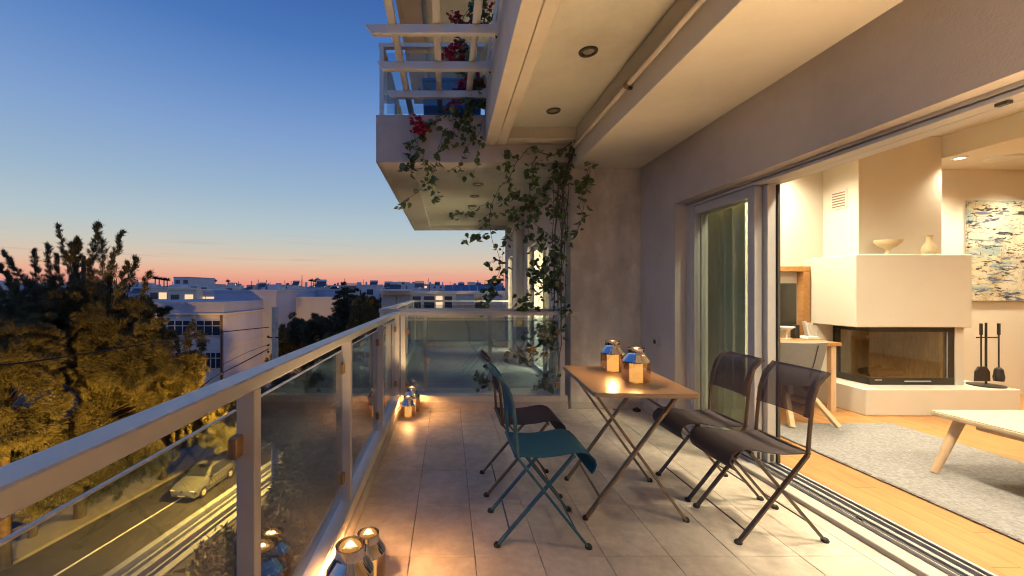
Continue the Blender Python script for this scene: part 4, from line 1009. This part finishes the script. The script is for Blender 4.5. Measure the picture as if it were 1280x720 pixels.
for px, py, Y, h, lb in ((172,432,30,1.5,'small dark cypress left of the lower windows'), (237,425,33,1.4,'small bushy cypress under the middle windows'), (252,432,33,1.2,'thin dark cypress by the brown drainpipe')):
    c = at(px, py, Y); bo = []
    for k in range(14):
        a = random.uniform(0,6.28); z = random.uniform(-1.6, .9)*h
        bo.append((c+Vector((0,0,z-.2)), c+Vector((math.cos(a)*.45*(1.1-max(0,z/h)), math.sin(a)*.45, z+.35)), .2, 260))
    tree('cypress', lb, 'tree', (c.x, c.y, GZ), (c.x, c.y, c.z+h*.8), bo, 'pine_dark', .2, .05, 70+int(px), trunk_r=.1)
# big leafy shrub under the balcony
hn = 42000; r_ = np.random.default_rng(5)
hx = r_.uniform(-2.75, -.75, hn); hy = r_.uniform(.2, 9.5, hn)
top = -1.25+.16*np.sin(hx*5+hy*2)+.14*np.sin(hy*3.3)+.22*np.sin(hy*.9+1)-np.clip((-hx-2.45)*2.2, 0, 1)
hz = top-np.abs(r_.normal(0, .16, hn))-(r_.random(hn) < .25)*r_.random(hn)*1.2
dv = r_.normal(size=(hn,3)); dv[:,2] = np.abs(dv[:,2])*.6
V, Fc = tufts(np.stack([hx,hy,hz],1), dv, r_.uniform(.05,.11,hn), r_.uniform(.025,.05,hn), 8)
t = thing('leafy_shrub', 'tall dense shrub growing up below the balcony glass', 'shrub', (-1.8, 4.5, GZ))
bulk('foliage', V, Fc, M['hedge'], t)
tr = MB()
for k in range(16):
    x, y = random.uniform(-2.4,-1.0), random.uniform(.6,9); tr.tube([(x*.6-.7, y*.7+1.4, GZ),(x,y,-5),(x+random.uniform(-.2,.2),y,-1.5)], .05, 6, .012)
tr.build('stem', M['bark'], t)

# ================================================================== street lamps (the yellow light on the trees)
sodium = (1, .50, .07)
def street_lamp(x, y, z, power, label, ang=2.4, aim=None, cone=110):
    t = thing('street_lamp', label, 'street lamp', (x, y, GZ), 'street lamps along the street')
    dx, dy = math.cos(ang)*1.2, math.sin(ang)*1.2
    MB().tube(smooth_path([Vector((x-dx,y-dy,GZ)), Vector((x-dx,y-dy,z-.4)), Vector((x-dx*.6,y-dy*.6,z+.15)), Vector((x-dx*.2,y-dy*.2,z+.16))]), .07, 8, .035).build('pole', M['concrete'], t)
    MB().lathe([(0,.16),(.10,.15),(.2,.08),(.22,.0),(.19,.0),(.17,.06),(0,.11)], 16, (x,y,z)).build('head', M['alu_grey'], t)
    MB().lathe([(0,-.05),(.07,-.04),(.10,0),(.07,.04),(0,.05)], 14, (x,y,z)).build('bulb', M['street_bulb'], t)
    if aim is None: lamp('bulb_lamp', (x,y,z-.12), power*.85, sodium, .12, t)
    else:                                           # hooded head that throws its light one way
        q = (Vector(aim)-Vector((x,y,z-.12))).to_track_quat('-Z', 'Y').to_euler()
        lamp('bulb_lamp', (x,y,z-.12), power*.85, sodium, .12, t, 'SPOT', q, cone, .5)
street_lamp(-13.6, 11.0, -6.2, 9500, 'street lamp beyond the left edge shining on the left trees', aim=(-18.6,24,-5.0), cone=86)
street_lamp(-12.1, 24.0, -6.4, 6500, 'street lamp beside the parked car hidden behind the railing post')
street_lamp(-5.2, 2.6, -.9, 1500, 'street lamp below the balcony shining on the shrub', aim=(-2.0,5.0,-1.9), cone=62)

# utility pole and wires
t = thing('utility_pole', 'plain concrete utility pole before the white house wall', 'pole', (-8.05, 18.8, GZ))
MB().tube([(-8.05,18.8,GZ),(-8.05,18.8,.50)], .17, 10, .14).build('pole', M['concrete'], t, smooth=50)
MB().bar((-8.35,18.7,-.9),(-7.8,18.7,-.9),.05,.05).build('bracket', M['iron'], t)
for z in (-1.3, -1.6, -.9): MB().lathe([(0,0),(.05,0),(.06,.05),(.03,.09),(0,.09)], 8, (-8.32,18.7,z)).build('insulator', M['iron'], t)
def wire(label, pts, r_=.018):
    P = smooth_path([at(*p) for p in pts], 6); tag(MB().tube(P, r_, 5).build('overhead_wire', M['wire']), label, 'wire')
wire('long black cable sagging across the trees to the pole', [(-40,460,9),(40,452,10),(120,440,11.5),(200,427,13.5),(270,416,16),(336,409,18.6)], .02)
wire('black cable from the rail up to the pole by the house corner', [(200,535,12),(245,490,13.5),(268,472,14.5),(300,455,16.5),(336,436,18.6)], .025)
wire('pale sagging cable below the long black one', [(240,480,13),(275,458,15),(310,440,17),(338,430,18.6)], .010)

# ================================================================== the city
def windows(par, me_f, spots, lit=()):
    for k, (x, y, z) in enumerate(spots): link('window', me_f[1] if k in lit else me_f[0], par, loc=(x, y, z))
# white school-like house with brown drainpipes
HY = 38.0
hs = thing('white_house', 'long white two storey house with blue roof and brown drainpipes', 'building', (-24, HY, GZ))
X0, X1 = -32.0, -21.1
B(X0, X1, HY, HY+14, GZ, -.72).build('wall', M['block_white'], hs)
B(X0-.25, X1+.25, HY-.3, HY+14.3, -1.02, -.86).build('cornice', M['block_cream'], hs)
B(X0-.05, X1+.05, HY-.08, HY+14.05, -.855, .20).build('roof_parapet', M['block_blue'], hs)
B(-23.2, -17.2, HY+4.5, HY+14.2, .201, 1.0).build('roof_room', M['block_blue'], hs) if False else None
def big_window(x0, x1, z0, z1, y, n):
    f = MB(); f.box(x0, x1, y-.10, y+.02, z0, z0+.07); f.box(x0, x1, y-.10, y+.02, z1-.07, z1); f.box(x0+.001, x1-.001, y-.099, y+.02, z0+(z1-z0)*.62, z0+(z1-z0)*.62+.07)
    for k in range(n+1):
        x = x0+(x1-x0-.07)*k/n; f.box(x, x+.07, y-.098, y+.02, z0+.071, z1-.071)
    fo = f.build('window', M['win_frame'], hs)
    for k in range(n):
        xa = x0+(x1-x0-.07)*k/n+.07; xb = x0+(x1-x0-.07)*(k+1)/n
        B(xa, xb, y-.06, y-.03, z0+.08, z1-.08).build('pane', M['win'], fo)
zt = lambda py: CH-(py-CY)*HY/F
for xa, xb in ((167,202),(209,239),(245.5,276.5)):
    big_window((xa-CX)*HY/F, (xb-CX)*HY/F, zt(420), zt(400), HY, 3)
for xa, xb in ((162,186),(209,239),(257,277)):
    big_window((xa-CX)*HY/F, (xb-CX)*HY/F, zt(461), zt(440), HY, 3)
B(X0, X1+.02, HY-.06, HY+14, zt(437), zt(434)).build('string_course', M['block_cream'], hs)
for px in (203.5, 278):
    x = (px-CX)*HY/F; MB().tube([(x,HY-.15,GZ),(x,HY-.15,-.9)], .10, 8).build('drain_pipe', M['pipe_brown'], hs)
for px in (206, 242): x = (px-CX)*HY/F; B(x-.15, x+.15, HY-.12, HY, zt(422), -1.03).build('pilaster', M['block_cream'], hs)
# grey roof block behind it
def block(name, label, pxa, pxb, ytop, Y, depth, mt, group=None, floors=2, lit=0, extra=True, ybot=None, wpx=None, cat='building'):
    xa, xb = (pxa-CX)*Y/F, (pxb-CX)*Y/F; ztop = CH-(ytop-CY)*Y/F
    t = thing(name, label, cat, ((xa+xb)/2, Y, GZ), group)
    B(xa, xb, Y, Y+depth, GZ, ztop-.25).build('wall', M[mt], t)
    b = MB(); b.box(xa-.12, xb+.12, Y-.12, Y+.15, ztop-.249, ztop); b.box(xa-.12, xa+.15, Y+.151, Y+depth, ztop-.249, ztop); b.box(xb-.15, xb+.12, Y+.151, Y+depth, ztop-.249, ztop)
    b.build('parapet', M[mt], t)
    w = xb-xa; n = max(2, int(w/3.4))
    wm = B(-.7, .7, -.06, .05, 0, 1.2).mesh('window', M['win']); wlit = B(-.7, .7, -.06, .05, 0, 1.2).mesh('window', M['win_lit'])
    sp = []
    for f_ in range(floors):
        for k in range(n):
            sp.append((xa+w*(k+.5)/n, Y, ztop-2.2-f_*3.1))
    litset = set(random.sample(range(len(sp)), min(lit, len(sp))))
    windows(t, (wm, wlit), sp, litset)
    if extra and floors > 0:
        for f_ in range(floors):
            z = ztop-2.9-f_*3.1
            if random.random() < .6: B(xa+w*.1, xb-w*.25, Y-1.0, Y-.001, z-.15, z).build('balcony_slab', M[mt], t)
    return t, xa, xb, ztop
block('flat_roof_block', 'wide blue grey flat roofed block right behind the white house', 268, 345, 362, 46, 14, 'block_blue', floors=0)
block('flat_roof_block', 'long blue grey roof with a pale fascia behind the utility pole', 300, 430, 371, 52, 10, 'block_blue', floors=0)
block('pale_block', 'pale cream block with open dark verandas beyond the white house roof', 210, 245, 361, 70, 10, 'block_cream', floors=2, lit=2)
block('pale_block', 'small white block with two lit windows beside the cream block', 246, 268, 364, 72, 10, 'block_white', floors=1, lit=2)
block('tower_block', 'dark square block standing above the skyline', 217, 237, 346, 130, 14, 'block_grey', floors=3)
block('pale_block', 'cream house with arched roof behind the big tree', 187, 209, 359, 75, 10, 'block_cream', floors=1, lit=1)
block('pale_block', 'long low cream block left of the pole top', 318, 368, 364, 66, 10, 'block_cream', floors=1)
block('flat_roof_block', 'wide blue grey roof block left of the pointed pine', 367, 424, 361, 60, 14, 'block_blue', floors=0)
block('pale_block', 'white house corner between the two dark trees', 428, 453, 374, 44, 8, 'block_white', floors=2)
block('pale_block', 'grey building with a roof frame above the railing corner', 440, 470, 356, 90, 10, 'block_grey', floors=2)
# terraced house beyond the next-door balcony
t, xa, xb, ztp = block('terraced_house', 'long cream terraced house with awnings behind the next-door balcony', 477, 720, 363.5, 31, 9, 'block_cream', floors=0)
for k, (p0, p1) in enumerate(((479,496),(497,513),(570,592),(604,626))):
    x0_, x1_ = (p0-CX)*31/F, (p1-CX)*31/F
    MB().prism([(31-.02,ztp-.3),(31-1.0,ztp-1.0),(31-1.0,ztp-1.06),(31-.02,ztp-.38)], 'x', x0_, x1_).build('awning', M['awning'], t)
B((477-CX)*31/F, (720-CX)*31/F, 29.9, 30.998, ztp-1.55, ztp-1.38).build('balcony_slab', M['block_cream'], t)
for p0, p1, m in ((545,553,'win_lit'),(556,565,'win'),(530,543,'win'),(516,526,'win'),(594,602,'win')): B((p0-CX)*31/F, (p1-CX)*31/F, 30.93, 30.999, ztp-1.30, ztp-.42).build('window', M[m], t)
B((478-CX)*31/F, (515-CX)*31/F, 29.88, 30.9, ztp-.02, ztp+.12).build('roof_edge', M['block_white'], t)
# solar panels and water tanks on the roofs
HL = {0:'solar water heater on the roof just past the railing corner', 1:'solar water heater behind another one past the railing corner', 2:'solar water heater above the middle of the terraced house', 3:'solar water heater on the roof left of the pointed pine', 6:'solar water heater beside the tip of the pointed pine',
      14:'solar water heater on the roof behind the tall left pine', 15:'lower solar water heater near the edge of the tall left pine'}
def heater(px, py, Y, s, label):
    c = at(px, py, Y); t = thing('solar_heater', label, 'solar heater', c, 'solar heaters on the rooftops')
    MB().prism([(c.y-s,c.z-.02),(c.y-s,c.z),(c.y,c.z+s*.8),(c.y,c.z+s*.76)], 'x', c.x-s*.8, c.x+s*.8).build('panel', M['solar'], t)
    MB().tube([(c.x-s*.8,c.y,c.z+s*.95),(c.x+s*.8,c.y,c.z+s*.95)], s*.22, 10).build('tank', M['alu_grey'], t)
    b = MB()
    for dx in (-.6,.6): b.bar((c.x+dx*s,c.y,c.z-s*.5),(c.x+dx*s,c.y,c.z+s*.8), .05*s, .05*s)
    b.build('stand', M['iron'], t)
for k, (px, py, Y) in enumerate(((492,362,60),(488,358,70),(525,359,64),(405,358,70),(372,356,120),(470,357,110),(440,362,56),(240,361,110),(258,362,110),(505,356,130),(548,356,140),(575,357,120),(598,356,130),(330,358,120),(176,366,90),(182,372,80))):
    heater(px+random.uniform(-3,3), py+random.uniform(0,1.5), Y, (1.0 if Y < 90 else 1.2)*random.uniform(.7,1.1), HL.get(k, 'small solar water heater with tilted panel and tank on a far rooftop'))
t = thing('blue_roof', 'row of blue roof panels beyond the terraced house', 'roof', at(590,361,52))
for k in range(7):
    x0_ = at(556+k*10.5,361,52).x
    MB().prism([(52,.9),(52,.96),(54.2,2.0),(54.2,1.9)], 'x', x0_, x0_+1.0).build('panel', M['roof_blue'], t)
B(at(552,361,52).x, at(634,361,52).x, 52.1, 60, GZ, .88).build('wall', M['block_grey'], t)
# the crowd of far buildings along the skyline
mats = ['block_white','block_cream','block_grey','block_blue','block_tan','block_white','block_grey']
for k in range(120):
    ring = random.choice((0,0,1,1,2,2,2,3))
    Y = (random.uniform(85,130), random.uniform(130,220), random.uniform(220,360), random.uniform(360,620))[ring]
    px = random.uniform(-260, 690); ytop = (random.uniform(361,368), random.uniform(357.5,363), random.uniform(355,360), random.uniform(353.5,357.5))[ring]
    w = random.uniform(9,20)*F/Y
    if ring == 0 and 205 < px < 275: ytop += 5
    t, xa, xb, zt_ = block('apartment_block', 'distant apartment block crowded among the rooftops of the skyline', px-w/2, px+w/2, ytop, Y, random.uniform(9,14), random.choice(mats), 'far apartment blocks on the skyline', floors=2 if ring < 2 else 1, lit=random.choice((0,1,1,2,3)), extra=ring < 2)
    for q in range(random.randint(0, 3)):
        x = random.uniform(xa, xb-1); B(x, x+random.uniform(.5,1.4), Y+.6+q*1.7, Y+1.6+q*1.7, zt_-.3, zt_+random.uniform(.6,2.6)).build('chimney', M[random.choice(mats)], t)
    if random.random() < .7:
        x = random.uniform(xa, xb-2.5); B(x, x+2.6, Y+2, Y+5, zt_-.3, zt_+random.uniform(1.2,2.4)).build('roof_room', M[random.choice(mats)], t)
    if random.random() < .8:
        x = random.uniform(xa, xb); b = MB().tube([(x,Y+1,zt_-.2),(x,Y+1,zt_+random.uniform(2,4.5))], .07+.0002*Y, 5)
        for q in range(2): b.bar((x-.7,Y+1,zt_+1.6+q*.5),(x+.7,Y+1,zt_+1.6+q*.5),.05,.05)
        b.build('antenna', M['iron'], t)
    if random.random() < .5:
        x = random.uniform(xa, xb-2); MB().prism([(Y+.5,zt_),(Y+.5,zt_+.06),(Y+2,zt_+1.3),(Y+2,zt_+1.2)], 'x', x, x+1.8).build('solar_panel', M['solar'], t)
# palms and dark tree heads on the horizon
for k, (px, py, Y) in enumerate(((194,348,170),(199,349,175),(205,350,180),(209,350.5,185),(389,351,200),(394,352,210),(397,350,200),(258,352,220),(285,352,230),(268,351.5,210))):
    c = at(px, py, Y); t = thing('palm_tree', 'tiny dark palm silhouette on the skyline', 'palm tree', (c.x, c.y, GZ), 'palms along the skyline')
    MB().tube([(c.x,c.y,GZ),(c.x,c.y,c.z)], .3, 6, .2).build('trunk', M['bark'], t)
    n = 160; r_ = np.random.default_rng(200+k); d = r_.normal(size=(n,3)); d[:,2] = np.abs(d[:,2])*.8-.15
    V, Fc = tufts(np.tile(np.array(c), (n,1)), d, r_.uniform(.9,1.9,n), r_.uniform(.25,.4,n), 300+k); bulk('crown', V, Fc, M['leaf_dark'], t)
for k in range(26):
    Y = random.uniform(90,300); px = random.uniform(-200,640); c = at(px, random.uniform(358,364), Y)
    t = thing('distant_tree', 'dark rounded tree among the far rooftops', 'tree', (c.x, c.y, GZ), 'dark trees among the far rooftops')
    MB().tube([(c.x,c.y,GZ),(c.x,c.y,c.z)], .3, 6, .15).build('trunk', M['bark'], t)
    n = 900; r_ = np.random.default_rng(400+k); q = r_.normal(size=(n,3)); q /= np.linalg.norm(q,axis=1,keepdims=True); rad = r_.uniform(1.5,3.0)
    cs_ = np.array(c)+q*rad*r_.uniform(.4,1.05,(n,1))*np.array([1,1,.9])-np.array([0,0,rad*.8])
    V, Fc = tufts(cs_, q+r_.normal(size=(n,3))*.5, r_.uniform(.5,1.0,n), r_.uniform(.25,.5,n), 500+k); bulk('crown', V, Fc, M['leaf_dark'], t)
